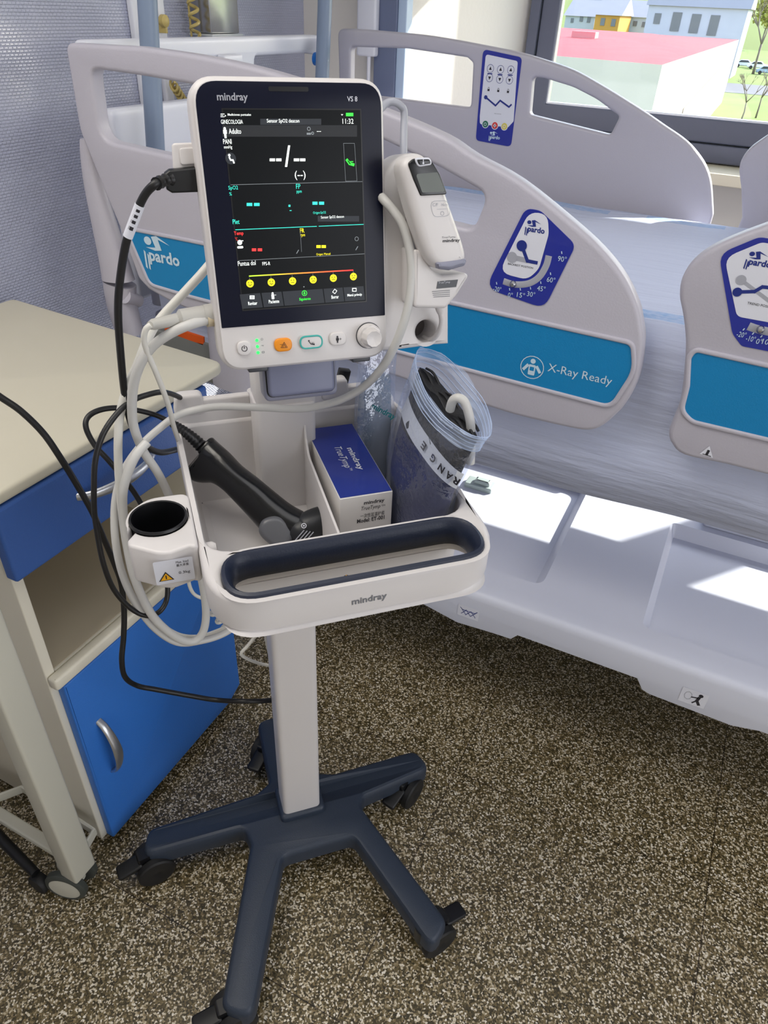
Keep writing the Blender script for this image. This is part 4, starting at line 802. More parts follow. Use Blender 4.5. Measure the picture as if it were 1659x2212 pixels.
b = B(); q = rpoly(MF.hits([(894, 341), (929, 340), (934, 356), (903, 361)], .0545), .0045, 6); q = q if area2(q) > 0 else q[::-1]; b.plate(MF, q, .052, .0552, LABELW, bev=.0008); b.plate(MF, offs(q, .0016), .0545, .0562, GLOSSB, bev=.0006); x, y = MF.hit(914, 350, .056); b.flat(MF, ell(x, y - .001, .001), .0566, LABELW); b.line(MF, [(x, y - .001), (x, y + .0025)], .0008, .0566, LABELW); b.build('scan_button', ear)
b = B(); q = MF.hits([(938, 567), (1008, 558), (1002, 574), (968, 584), (946, 581)], .05); b.plate(MF, rpoly(q, .004), .02, .0545, GREYP, bev=.004); b.build('probe_cover', ear, 'grey end cap')
# ------------------------------------------------------------ things in the tray
bx = thing('probe_cover_box', T.p(.06, -.06, .957), 'small blue and white carton of thermometer covers lying in the tray', 'carton')
bf_ = TZ(0); BLUEB = mat('carton_blue', (22, 46, 140), .35, coat=.2); CART = mat('carton_white', (232, 228, 224), .5)
x0, x1, y0, y1, zt = .0265, .0945, -.1495, .028, 1.06
b = B(); b.box(x0, x1, y0, y1, .957, zt, CART, .0012, bf_); b.build('carton', bx)
b = B(); b.flat(bf_, [(x0 + .001, y0 + .0015), (x1 - .001, y0 + .0015), (x1 - .001, y1), (x0 + .001, y1)], zt + .0004, BLUEB)
tf = F(T.p(0, 0, zt + .0006), -yh, xh)
def tl(px, py): v = T.loc(px, py, 2, zt); return (-v.y, v.x)
a, c = tl(745, 970), tl(779, 1016); b.text(tf, 'mindray', a[0], a[1], c[0] - a[0], LABELW, ht=.0105, bold=.02)
a, c = tl(717, 968), tl(750, 1012); b.text(tf, 'TrueTymp', a[0], a[1], c[0] - a[0], LABELW, ht=.0125, shear=.25); b.text(tf, 'TM', c[0] + .0015, a[1] + .008, .006, LABELW)
b.build('printed_lid', bx, 'blue printed lid')
ff = F(T.p(0, y0 - .0004, 0), xh, ZZ); b = B()
def fl(px, py): v = T.loc(px, py, 1, y0); return (v.x, v.z)
for s_, l, r_, h, bo, shr in (('mindray', (786, 1092), (830, 1082), .007, .02, 0), ('TrueTymp', (780, 1105), (821, 1100), .0075, 0, .25), ('一次性耳温护套', (778, 1119), (830, 1112), .0062, 0, 0), ('Model: ET-001', (771, 1130), (830, 1120), .0062, .02, 0)):
    a, c = fl(*l), fl(*r_); b.text(ff, s_, a[0], a[1], c[0] - a[0], INK, ht=h, bold=bo, shear=shr)
a = fl(823, 1095); b.text(ff, 'TM', a[0], a[1] + .001, .005, INK); b.build('printed_text', bx, weld=False)

# barcode scanner
scn = thing('barcode_scanner', T.p(-.05, -.08, .96), 'black handheld barcode scanner with a grey trigger lying in the left tray compartment', 'barcode scanner')
P = [K(428, 985, .004), K(440, 993, .0), K(472, 1008, -.018), K(500, 1030, -.034), K(532, 1058, -.05), K(566, 1090, -.066), K(600, 1122, -.085), K(632, 1146, -.1), K(655, 1153, -.106)]
R_ = [(.031, .015), (.032, .017), (.024, .018), (.0200, .018), (.0215, .019), (.0235, .02), (.026, .021), (.029, .022), (.027, .02)]
pp = spl(P, 5); rr = [(a.x, a.y) for a in spl([(q[0], q[1], 0) for q in R_], 5)]
side = (K(600, 1090, -.07) - K(570, 1130, -.07)).normalized()
b = B(); b.tube(pp, rr, GLOSSB, n=24, upv=side, el=.85); bod = b.build('scanner_grip', scn, sharp=50)
b = B(); H = [K(628, 1168, -.118), K(640, 1160, -.114), K(655, 1152, -.110), K(672, 1143, -.108), K(692, 1134, -.106), K(706, 1128, -.104), K(712, 1127, -.103)]
rh = [(.012, .012), (.021, .018), (.0245, .02), (.026, .021), (.0255, .021), (.023, .02), (.020, .018)]
hp = spl(H, 4); hr_ = [(a.x, a.y) for a in spl([(q[0], q[1], 0) for q in rh], 4)]
b.tube(hp, hr_, mat('satin_black', (30, 32, 36), .4), n=24, el=.9); b.build('scanner_head', scn)
b = B(); b.tube([K(706, 1129, -.104), K(712, 1127, -.103), K(724, 1124, -.102)], [.0235, .0235, .0215], RUBBER, n=24, el=.85); b.build('scanner_nose', scn)
tc_ = K(596, 1147, -.1); vd = (CAM - tc_).normalized(); tu = (P[5] - P[7]); tu = (tu - vd * tu.dot(vd)).normalized()
tfm = F(tc_ + vd * .008, vd.cross(tu) * -1, tu, vd)
b = B(); lp = spl([(-.012, -.018, 0), (.008, -.02, 0), (.016, -.004, 0), (.014, .01, 0), (.0, .0195, 0), (-.013, .014, 0), (-.016, 0, 0)], 5, closed=True)
b.plate(tfm, [(q.x * 1.12, q.y * 1.12) for q in lp], -.018, .010, mat('trigger_grey', (96, 98, 104), .38, coat=.2), bev=.007, seg=5); b.build('trigger', scn, 'grey oval trigger')
b = B(); lf = K(656, 1150, -.11) + vd * .0215; ax_ = (K(680, 1120, -.11) - K(640, 1165, -.11)); ax_ = (ax_ - vd * ax_.dot(vd)).normalized(); lfm = F(lf, ax_, vd.cross(ax_), vd)
for j in range(4): b.flat(lfm, [(-.018, -.009 + j * .0035), (.008 - j * .002, -.009 + j * .0035), (.008 - j * .002, -.0078 + j * .0035), (-.018, -.0078 + j * .0035)], .0006, LGREY)
b.ring(lfm, ell(.006, .006, .0034), ell(.006, .006, .0024), .0006, LABELW); b.flat(lfm, ell(.006, .006, .0012), .0006, LABELW); b.build('rating_label', scn)
b = B(); s0, s1 = K(449, 978, .004), K(371, 914, .038); NR = 26
pts = [s0.lerp(s1, k / NR) + ZZ * (.004 * sin(pi * k / NR)) for k in range(NR + 1)]; b.tube(pts, [(.0092 - .0042 * k / NR) * (1.1 if k % 2 else .93) for k in range(NR + 1)], BLACK, n=14); b.build('strain_relief', scn)
cb = [K(371, 914, .038), K(340, 898, .035), K(300, 887, .03), K(255, 881, .02), K(215, 886, .01), K(190, 901, .0), K(186, 925, -.01), K(205, 962, -.02), K(235, 995, -.03), K(268, 1035, -.035), K(300, 1080, -.04), K(340, 1160, -.06), K(358, 1225, -.07), K(362, 1262, -.08), K(360, 1295, -.09), K(347, 1319, -.1), K(325, 1330, -.1), K(300, 1325, -.1), K(271, 1304, -.1), K(243, 1268, -.1), K(224, 1219, -.1), K(212, 1163, -.095), K(204, 1107, -.09), K(203, 1051, -.085), K(206, 995, -.08), K(222, 939, -.07), K(254, 892, -.055), K(285, 866, -.04), K(318, 853, -.02), K(351, 847, .0), K(381, 855, .04), K(411, 873, .075), K(440, 900, .1)]
b = B(); b.tube(spl(cb, 6), .0034, BLACKC, n=10); b.build('scanner_cable', scn, sharp=180)
# zip bags with blood pressure cuffs
fm = bpy.data.materials.new('clear_film'); fm.use_nodes = True; n = fm.node_tree; n.nodes.remove(n.nodes['Principled BSDF'])
tr = n.nodes.new('ShaderNodeBsdfTransparent'); tr.inputs[0].default_value = (.93, .95, 1, 1); gl = n.nodes.new('ShaderNodeBsdfGlossy'); gl.inputs['Roughness'].default_value = .12; gl.inputs[0].default_value = (.9, .93, 1, 1)
df = n.nodes.new('ShaderNodeBsdfTranslucent'); df.inputs[0].default_value = (.8, .86, 1, 1); dd = n.nodes.new('ShaderNodeBsdfDiffuse'); dd.inputs[0].default_value = (.72, .8, 1, 1)
m0 = n.nodes.new('ShaderNodeMixShader'); m0.inputs[0].default_value = .5; m1_ = n.nodes.new('ShaderNodeMixShader'); m1_.inputs[0].default_value = .13; m2_ = n.nodes.new('ShaderNodeMixShader'); m2_.inputs[0].default_value = .07
nz = n.nodes.new('ShaderNodeTexNoise'); nz.inputs['Scale'].default_value = 55; nz.inputs['Detail'].default_value = 3; tc = n.nodes.new('ShaderNodeTexCoord'); n.links.new(tc.outputs['Object'], nz.inputs['Vector'])
bp = n.nodes.new('ShaderNodeBump'); bp.inputs['Strength'].default_value = .9; bp.inputs['Distance'].default_value = .006; n.links.new(nz.outputs[0], bp.inputs['Height']); n.links.new(bp.outputs[0], gl.inputs['Normal'])
L_ = n.links.new; L_(df.outputs[0], m0.inputs[1]); L_(dd.outputs[0], m0.inputs[2]); L_(tr.outputs[0], m2_.inputs[1]); L_(m0.outputs[0], m2_.inputs[2]); L_(m2_.outputs[0], m1_.inputs[1]); L_(gl.outputs[0], m1_.inputs[2]); L_(m1_.outputs[0], n.nodes['Material Output'].inputs[0])
FILM = fm; ZIP = mat('zip_strip', (196, 214, 246), .3, alpha=.62)
def loft(b, rings, m, n=28, cap0=True, cap1=False, wob=0, pw=.8, seed=1, p2=1.1, zw=0):
    rg = random.Random(seed); vs = []
    ph = [rg.uniform(0, 6) for _ in range(6)]
    for li, (c, a, e) in enumerate(rings):
        for k in range(n):
            t = 2 * pi * k / n; ct, st = cos(t), sin(t); ct2 = math.copysign(abs(ct) ** pw, ct); st2 = math.copysign(abs(st) ** 1.1, st)
            wv = 1 + wob * (sin(3 * t + ph[0] + li * .9) + .6 * sin(7 * t + ph[1] - li * 1.3) + .4 * sin(11 * t + ph[2] + li * 2))
            vs.append(T.p(*(V(c) + V(a) * ct2 + V(e) * st2 * wv + V((0, 0, zw * li / len(rings) * (sin(5 * t + 1) + .7 * sin(9 * t)))))))
    N = len(rings); fs = [(i * n + k, i * n + (k + 1) % n, (i + 1) * n + (k + 1) % n, (i + 1) * n + k) for i in range(N - 1) for k in range(n)]
    if cap0: fs.append(tuple(range(n)))
    if cap1: fs.append(tuple((N - 1) * n + k for k in range(n)))
    b.raw(vs, fs, m)
def interp(rings, m):
    cs = [spl([r_[j] for r_ in rings], m) for j in range(3)]; return list(zip(*cs))
bag = thing('zip_bag', T.p(.125, -.15, .957), 'open clear zip bag nearest the handle, holding a dark folded cuff', 'plastic bag')
RG = [((.124, -.150, .958), (-.008, .060, 0), (.022, .004, 0)), ((.127, -.150, 1.03), (-.008, .068, 0), (.027, .006, 0)), ((.130, -.150, 1.09), (-.010, .072, .006), (.029, .008, 0)), ((.139, -.156, 1.145), (-.012, .074, .012), (.026, .014, 0)), ((.147, -.160, 1.172), (-.013, .075, .014), (.025, .022, .0))]
TOPR = [RG[-1], ((.150, -.162, 1.186), (-.013, .076, .016), (.027, .025, .0)), ((.153, -.165, 1.197), (-.013, .077, .018), (.030, .028, .001))]
b = B(); loft(b, interp(RG, 4), FILM, n=48, wob=.05, seed=3, p2=1.3); b.build('bag_film', bag, sharp=180)
b = B(); rs = interp(TOPR, 5)
loft(b, rs, mat('zip_film', (206, 222, 250), .25, alpha=.45), n=48, cap0=False, wob=.05, seed=3, p2=1.35, zw=.002)
for li in range(0, len(rs), 2):
    c, a, e = rs[li]; rg = []
    for k in range(49):
        t = 2 * pi * k / 48; ct, st = cos(t), sin(t); rg.append(T.p(*(V(c) + V(a) * math.copysign(abs(ct) ** .8, ct) * 1.005 + V(e) * math.copysign(abs(st) ** 1.35, st) * (1 + .05 * (sin(3 * t) + .6 * sin(7 * t))))))
    b.tube(rg, .0006, ZIP, n=5, caps=False)
b.build('zip_strip', bag, 'ribbed zip strip')
cuf = thing('blood_pressure_cuff', T.p(.125, -.15, .96), 'dark folded blood pressure cuff with white range strip inside the open zip bag', 'blood pressure cuff')
CUFF = mat('cuff_navy', (30, 38, 86), .6, bump=.4, bscale=200, noise=.4); CUFK = mat('cuff_black', (24, 24, 28), .6, bump=.4, bscale=200)
CR = [((.124, -.150, .965), (-.006, .052, 0), (.015, .003, 0)), ((.127, -.150, 1.03), (-.007, .062, 0), (.021, .005, 0)), ((.131, -.151, 1.09), (-.009, .065, .005), (.022, .007, 0)), ((.141, -.157, 1.145), (-.010, .066, .010), (.018, .012, 0)), ((.151, -.160, 1.18), (-.011, .064, .016), (.010, .009, 0))]
b = B(); rs = interp(CR, 5); loft(b, rs[:-7], CUFF, n=40, wob=.07, seed=5, cap1=True); b.build('cuff_body', cuf, sharp=60)
b = B(); loft(b, rs[-8:], CUFK, n=40, wob=.12, seed=5, cap1=True, cap0=False)
for k in range(3):
    fo = [T.p(*(V((.151, -.160, 1.181)) + V((-.011, .064, .016)) * t + V((.010, .009, 0)) * (k - 1) * .8 + V((0, 0, .003 * sin(9 * t + k))))) for t in [-.9 + 1.8 * j / 20 for j in range(21)]]
    b.tube(fo, .0016, CUFK, n=6)
b.build('cuff_fold', cuf, 'black folded top edge', sharp=60)
b = B(); tb = spl([K(1016, 1000, -.205), K(1018, 950, -.205), K(1015, 905, -.205), K(1004, 870, -.2), K(990, 860, -.195), K(978, 866, -.19), K(972, 885, -.185)], 6); b.tube(tb, .0052, GREYC, n=12); b.build('air_tube', cuf, 'grey bent air tube')
def surf(rgs, t, h, out=1.0):      # a point on a lofted surface: angle t, level h in 0..1
    i = h * (len(rgs) - 1); k = min(int(i), len(rgs) - 2); f_ = i - k; c, a, e = [V(rgs[k][j]).lerp(V(rgs[k + 1][j]), f_) for j in range(3)]
    ct, st = cos(t), sin(t); return T.p(*(c + a * math.copysign(abs(ct) ** .8, ct) * out + e * math.copysign(abs(st) ** 1.1, st) * out))
b = B(); m_ = 24; vs = []
for k in range(m_ + 1):
    t = pi + .0 + 1.55 * (1 - k / m_) + .35; hh = .68 + .17 * (k / m_) ** 2 * 0 + .14 * (abs(k / m_ - .45) ** 1.5)
    t = radians(192 + 125 * (1 - k / m_)); t = radians(318 - 125 * k / m_)
    hc = .66 + .10 * (1 - k / m_)
    for dh in (-.055, .055): vs.append(surf(rs, t, hc + dh, 1.14))
b.raw(vs, [(2 * k, 2 * k + 1, 2 * k + 3, 2 * k + 2) for k in range(m_)], mat('strip_white', (214, 218, 226), .5))
for k, chx in enumerate('RANGE'):
    t = 206 + 15 * k; hc = .66 + .10 * (1 - (318 - t) / 125)
    q0, q1, q2 = surf(rs, radians(t), hc, 1.16), surf(rs, radians(t + 6), hc + .0048, 1.16), surf(rs, radians(t), hc - .05, 1.16)
    u_ = (q1 - q0).normalized(); v_ = (q2 - q0); v_ = (v_ - u_ * v_.dot(u_)).normalized(); nn_ = u_.cross(v_); nn_ = nn_ if nn_.dot(CAM - q0) > 0 else -nn_
    b.text(F(q0 + nn_ * .0012, u_, v_, nn_), chx, -.004, -.0045, .0085, INK, ht=.0095, bold=.03)
b.build('range_strip', cuf, 'white printed range strip', weld=False)
bag2 = thing('zip_bag', T.p(.118, .01, .957), 'closed clear zip bag leaning behind, against the tray back wall', 'plastic bag')
R2 = [((.120, .005, .958), (.030, .012, 0), (-.004, .012, 0)), ((.121, .008, 1.03), (.032, .014, 0), (-.006, .015, 0)), ((.122, .014, 1.09), (.032, .014, 0), (-.006, .014, 0)), ((.126, .022, 1.14), (.031, .012, 0), (-.004, .010, 0)), ((.132, .03, 1.178), (.030, .010, -.006), (-.001, .004, 0))]
b = B(); loft(b, interp(R2, 4), FILM, n=40, wob=.06, seed=8, cap1=False); b.build('bag_film', bag2, sharp=180)
c2 = thing('folded_cuff', T.p(.118, .01, .96), 'pale grey folded cuff with teal print inside the rear zip bag', 'blood pressure cuff')
R3 = [((.120, .005, .964), (.025, .008, 0), (-.003, .008, 0)), ((.121, .008, 1.03), (.027, .011, 0), (-.005, .010, 0)), ((.122, .014, 1.085), (.027, .011, 0), (-.005, .010, 0)), ((.124, .020, 1.13), (.024, .009, 0), (-.003, .006, 0))]
b = B(); r3_ = interp(R3, 4); loft(b, r3_, mat('cuff_pale', (128, 140, 156), .6, bump=.3, noise=.25), n=36, wob=.05, seed=9, cap1=True)
a, c = surf(r3_, radians(150), .72, 1.1), surf(r3_, radians(40), .66, 1.1); 
a = K(802, 880, -.002); c = K(852, 905, -.012); tw = F(a, c - a, (ZZ - (c - a).normalized() * ZZ.dot((c - a).normalized()))); b.text(tw, 'mindray', .0, -.004, (c - a).length, mat('teal_ink', (20, 120, 124), .5), ht=.012, bold=.02); b.build('cuff_body', c2, weld=False)
# small black connector behind the tray
cn = thing('black_connector', K(738, 830, .075), 'small black plug resting on the tray back rim', 'plug')
pa, pb = K(735, 838, .07), K(745, 797, .07); f_ = F(pa, (pb - pa).cross(yh), pb - pa)
b = B(); b.plate(f_, rrect(-.0085, 0, .0085, (pb - pa).length, .002), -.005, .005, BLACK, bev=.0015, bevback=True); b.build('plug_body', cn)
b = B(); b.plate(f_, rrect(-.003, .012, .003, .018, .002), .005, .0056, LGREY); b.plate(f_, rrect(-.002, .024, .002, .028, .001), .005, .0056, LGREY); b.build('plug_marks', cn)

# ------------------------------------------------------------ cables
def cable(name, pts, r, m, lab, cat='cable', n=10, k=7):
    b = B(); b.tube(spl(pts, k), r, m, n=n); return b.build(name, None, lab, cat, sharp=180)
cable('pressure_hose', [K(450, 691, -.07), K(438, 693, -.072), K(405, 703, -.08), K(365, 722, -.078), K(330, 748, -.074), K(304, 785, -.07), K(289, 830, -.064), K(285, 880, -.058), K(290, 925, -.052), K(310, 975, -.05), K(340, 1020, -.05), K(365, 1070, -.05), K(400, 1150, -.06), K(425, 1212, -.075), K(440, 1275, -.085), K(445, 1331, -.09), K(437, 1368, -.095), K(415, 1386, -.1), K(380, 1376, -.105), K(330, 1331, -.11), K(293, 1255, -.11), K(275, 1180, -.1), K(266, 1107, -.09), K(268, 1050, -.085), K(290, 990, -.08), K(318, 955, -.07)], .0054, GREYC, 'grey air hose curving down from the left side of the monitor')
cable('sensor_cable', [K(800, 400, -.02), K(826, 428, -.07), K(850, 455, -.085), K(872, 490, -.096), K(886, 545, -.104), K(889, 600, -.11), K(882, 660, -.115), K(862, 725, -.115), K(832, 785, -.105), K(790, 832, -.085), K(740, 862, -.068), K(690, 877, -.055), K(640, 883, -.048), K(560, 880, -.035), K(480, 878, -.01), K(430, 884, .005), K(385, 897, .006), K(345, 925, .0), K(305, 962, -.01), K(272, 1008, -.02), K(254, 1055, -.035), K(247, 1110, -.05), K(251, 1180, -.07), K(268, 1250, -.085), K(299, 1312, -.095), K(338, 1360, -.1), K(385, 1388, -.1), K(435, 1384, -.095), K(480, 1370, -.085), K(520, 1345, -.07)], .0049, GREYC, 'grey cable hanging from the right edge of the monitor across the tray')
cable('white_tube', [K(560, 440, .03), K(452, 572, .0), K(400, 630, -.01), K(345, 690, -.02), K(318, 735, -.03), K(296, 790, -.035), K(272, 845, -.04), K(259, 900, -.045), K(255, 960, -.05), K(257, 1030, -.055), K(263, 1100, -.06), K(272, 1170, -.07), K(287, 1235, -.08), K(312, 1300, -.088), K(345, 1348, -.09), K(385, 1374, -.088), K(430, 1378, -.08), K(470, 1366, -.07), K(505, 1350, -.06)], .0050, PALEC, 'white tube running diagonally out from behind the monitor')
cable('sensor_lead', [K(326, 702, -.084), K(315, 712, -.083), K(311, 735, -.08), K(320, 765, -.075), K(335, 800, -.07), K(351, 840, -.06), K(365, 880, -.04), K(378, 930, -.01), K(400, 990, .06), K(420, 1060, .12)], .0032, PALEC, 'thin white lead hanging from the grey tapered sensor plug')
usb = thing('usb_cable', K(400, 385, -.03), 'black plugged-in cable with a white wrap label at the left of the monitor', 'cable')
b = B(); f0 = F(K(392, 387, -.035), K(440, 384, -.035) - K(370, 388, -.035), ZZ); b.plate(f0, rpoly([(-.016, -.008), (-.011, -.0115), (.032, -.0125), (.032, .0115), (-.011, .0095), (-.016, .0065)], .001), -.006, .006, BLACK, bev=.002, bevback=True); b.build('plug', usb)
b = B(); sp = spl([K(378, 387, -.035), K(357, 389, -.045), K(338, 397, -.06)], 6); b.tube(sp, [.0062 if k % 3 == 0 else .0044 for k in range(len(sp))], BLACK, n=12); b.build('strain_relief', usb)
up_ = [K(357, 389, -.045), K(338, 396, -.06), K(318, 414, -.058), K(303, 440, -.056), K(290, 475, -.054), K(275, 515, -.052), K(264, 570, -.05), K(256, 640, -.048), K(256, 700, -.046), K(262, 780, -.044), K(268, 840, -.042), K(276, 890, -.04), K(290, 930, -.03), K(312, 962, -.01), K(345, 977, .03), K(378, 972, .075), K(420, 960, .11)]
b = B(); b.tube(spl(up_, 7), .0042, BLACKC, n=10); b.build('lead', usb, sharp=180)
b = B(); lb_ = spl([K(302, 443, -.056), K(290, 475, -.054), K(276, 512, -.052)], 6); b.tube(lb_, .0049, LABELW, n=14)
for j in range(4):
    q = lb_[2 + j * 2]; b.tube([q + (CAM - q).normalized() * .0022, lb_[3 + j * 2] + (CAM - q).normalized() * .0022], .0032, INK, n=8)
b.build('wrap_label', usb, 'white wrap label')
A_ = lambda x, y, X: at(x, y, 0, X)
cable('power_cable', [A_(-60, 815, -.86), A_(0, 857, -.84), A_(45, 888, -.82), A_(92, 934, -.8), A_(126, 982, -.78), A_(165, 1045, -.77), A_(200, 1107, -.76), A_(225, 1165, -.76), A_(248, 1220, -.76), A_(262, 1262, -.76), A_(268, 1320, -.76), A_(267, 1375, -.76), A_(263, 1425, -.76), A_(270, 1462, -.76), A_(296, 1481, -.76), A_(340, 1490, -.74), A_(411, 1503, -.70), A_(467, 1512, -.66), A_(530, 1515, -.60), A_(600, 1512, -.56), A_(650, 1506, -.53)], .0048, BLACKC, 'thick black cable crossing in front of the bedside cabinet')
cl = [K(424, 1215, .03), K(412, 1235, .03), K(408, 1258, .03), K(418, 1282, .03), K(440, 1293, .03), K(462, 1292, .03)]
hx = []; a, c = K(452, 1296, .03), K(500, 1362, .03); ax_ = (c - a); e1 = ax_.normalized().cross(V((0, 1, 0))).normalized(); e2 = ax_.normalized().cross(e1)
for j in range(60):
    t = j / 59; hx.append(a + ax_ * t + (e1 * cos(t * 2 * pi * 4) + e2 * sin(t * 2 * pi * 4)) * .011)
cable('coiled_cable', [p for p in spl(cl, 3)] + hx, .0028, PALEC, 'white coiled cord bunched under the left edge of the tray', n=8, k=2)
cable('looped_cable', [K(573, 1340, .1), K(556, 1368, .1), K(536, 1394, .1), K(521, 1412, .1), K(536, 1424, .11), K(560, 1433, .12), K(585, 1438, .12), K(610, 1440, .12), K(590, 1452, .115), K(584, 1420, .11), K(576, 1385, .11), K(572, 1350, .11), K(571, 1330, .1)], .0032, PALEC, 'white cord looped beside the trolley pole below the tray')
cdl = thing('cradle_cord', MF.p(*MF.hit(948, 662, .02), .02), 'short white cord plugged under the thermometer cradle', 'cord')
b = B(); b.tube([MF.p(*MF.hit(945, 650, .022), .022), MF.p(*MF.hit(950, 668, .022), .022), MF.p(*MF.hit(951, 676, .02), .02)], [.0052, .0048, .0034], WHITE, n=14); b.build('plug', cdl)
b = B(); b.tube(spl([MF.p(*MF.hit(951, 674, .02), .02), MF.p(*MF.hit(954, 692, .016), .016), MF.p(*MF.hit(950, 712, .01), .01), MF.p(*MF.hit(940, 728, -.0), -.0), MF.p(*MF.hit(928, 734, -.012), -.012), MF.p(*MF.hit(915, 728, -.03), -.03)], 6), .003, WHITE, n=10); b.build('lead', cdl, sharp=180)
cable('short_hose', [K(800, 262, -.02), K(818, 240, .0), K(834, 224, .01), K(850, 220, .01), K(866, 229, .01), K(873, 245, .01), K(872, 290, .0), K(872, 350, -.02)], .004, LGREY, 'short grey hose bend peeking over the top right corner of the monitor')

# ------------------------------------------------------------ bedside cabinet
cab = thing('bedside_cabinet', (-1.19, .76, 0), 'cream bedside cabinet with blue drawer and blue door beside the bed', 'bedside cabinet')
XF, YA, YB = -.878, .512, .998
FC = F((XF, 0, 0), (0, 1, 0), (0, 0, 1))      # faces +X
b = B(); b.box(-1.49, XF, YA, YA + .02, .035, .93, CREAM, .003); b.box(-1.49, XF, YB - .02, YB, .035, .93, CREAM, .003); b.box(-1.49, -1.475, YA, YB, .035, .93, CREAM)
b.box(-1.48, XF, YA + .018, YB - .018, .04, .058, CREAM); b.box(-1.48, XF, YA + .018, YB - .018, .785, .80, CREAM); b.box(-1.475, -1.47, YA + .02, YB - .02, .56, .785, BEIGE); b.build('cabinet_body', cab)
b = B(); b.box(XF - .0, XF + .022, YA + .0, YB - .0, .532, .558, CREAM, .006); b.box(-1.475, XF, YA + .0205, YB - .0205, .535, .557, CREAM); b.box(-1.47, XF - .004, YA + .02, YB - .02, .5585, .5595, BEIGE); b.build('shelf', cab)
b = B(); b.plate(TZ(0) if False else F((0, 0, 0), (1, 0, 0), (0, 1, 0)), rpoly([(-1.495, .475), (-.858, .475), (-.858, 1.062), (-1.495, 1.10)], [.01, .02, .03, .02]), .930, .952, mat('cabinet_top', (216, 210, 190), .45, noise=.03), bev=.007, bevback=True, seg=4); b.build('tabletop', cab)
b = B(); b.plate(FC, rrect(YA - .004, .79, YB + .002, .927, .006), -.002, .02, mat('blue_grey_laminate', (58, 98, 170), .45, bump=.25, bscale=350), bev=.006); dr = b.build('drawer', cab, 'blue drawer front')
def bow(a, c, out_, r, par, nm='handle'):
    a, c = V(a), V(c); pts = []
    for j in range(17):
        t = j / 16; pts.append(a.lerp(c, t) + V((1, 0, 0)) * out_ * (sin(pi * t) ** .6))
    b = B(); b.tube(pts, [(r * (1.5 - .5 * abs(2 * j / 16 - 1)), r * .6) for j in range(17)], CHROME, n=14, upv=(0, 1, 0) if abs(a.z - c.z) > .05 else (0, 0, 1)); b.build(nm, par, 'satin metal bow handle')
bow((XF + .018, .652, .868), (XF + .018, .832, .868), .034, .0075, dr)
b = B(); b.plate(FC, rpoly([(YA + .014, .036), (.945, .036), (YB - .002, .060), (YB - .002, .530), (YA + .014, .530)], [.003, .004, .006, .006, .003]), .001, .02, BLUEC, bev=.004); do = b.build('door', cab, 'blue door')
bow((XF + .018, .572, .385), (XF + .018, .572, .225), .034, .0075, do)
for x, y in ((-.93, .57), (-.93, .95), (-1.43, .57), (-1.43, .95)):
    b = B(); b.lathe(F((x, y - .011, .018), (1, 0, 0), (0, 0, -1)), [(.005, 0), (.016, 0), (.018, .003), (.018, .019), (.016, .022), (.005, .022)], RUBBER, n=20); b.box(x - .012, x + .012, y - .014, y + .014, .018, .037, BLACK, .002); b.build('castor', cab)
# overbed table leg at the left edge
ob = thing('overbed_table', (-.87, .43, 0), 'cream upright with a grey-rimmed twin castor standing left of the cabinet', 'overbed table')
CRM = mat('cream_metal', (206, 204, 190), .4)
FG = F((0, 0, 0), (1, 0, 0), (0, 1, 0)); px_ = (-.845, .428)
b = B(); b.box(px_[0] - .022, px_[0] + .022, px_[1] - .029, px_[1] + .024, .085, .97, CRM, .006); b.build('upright', ob)
b = B(); b.box(-1.3, px_[0] - .02, px_[1] - .012, px_[1] + .012, .10, .118, CRM, .004); b.build('base_arm', ob)
b = B(); b.tube([(px_[0] + .0, px_[1] + .02, .12), (px_[0] - .01, px_[1] + .06, .12), (px_[0] - .06, px_[1] + .062, .12), (px_[0] - .22, px_[1] + .062, .12), (px_[0] - .25, px_[1] + .02, .12)], [(.012, .004)] * 5, CRM, n=8, upv=(0, 0, 1), el=.4); b.build('bumper_bar', ob)
b = B(); b.box(-1.6, -.8, .05, .47, .97, .995, CRM, .01) if False else b.box(-1.34, -.82, .05, .455, .965, .985, CRM, .006); b.build('tabletop', ob)
b = B(); cxr, cyr = px_[0] + .004, px_[1] - .012
hd = radians(-62); dd_ = V((cos(hd), sin(hd), 0)); ax2 = V((-dd_.y, dd_.x, 0)) * -1
cc = V((cxr - .026, cyr - .010, .044)) ; wh_dir = V((.3, -.95, 0)).normalized(); tr_dir = V((.95, .3, 0)).normalized()
b.tube([cc - wh_dir * .02 + V((0, 0, .0)), cc - wh_dir * .02 + V((0, 0, .03)), cc - wh_dir * .02 + V((0, 0, .055))], [(.03, .018), (.03, .018), (.022, .016)], CRM, n=20); b.build('castor_housing', ob)
for sgn in (-1, 1):
    b = B(); fr = F(cc + wh_dir * sgn * .012 - wh_dir * .016, tr_dir, ZZ, wh_dir * sgn); b.lathe(fr, [(.02, 0), (.040, 0), (.044, .003), (.044, .014), (.040, .018), (.034, .019), (.0335, .015)], mat('tyre_grey', (66, 70, 66), .5), n=32, caps=False)
    b.lathe(fr, [(.0335, .014), (.0335, .018), (.02, .0195), (.0001, .02)], CRM, n=32, caps=False); b.build('wheel', ob, 'grey tyre with cream hub')
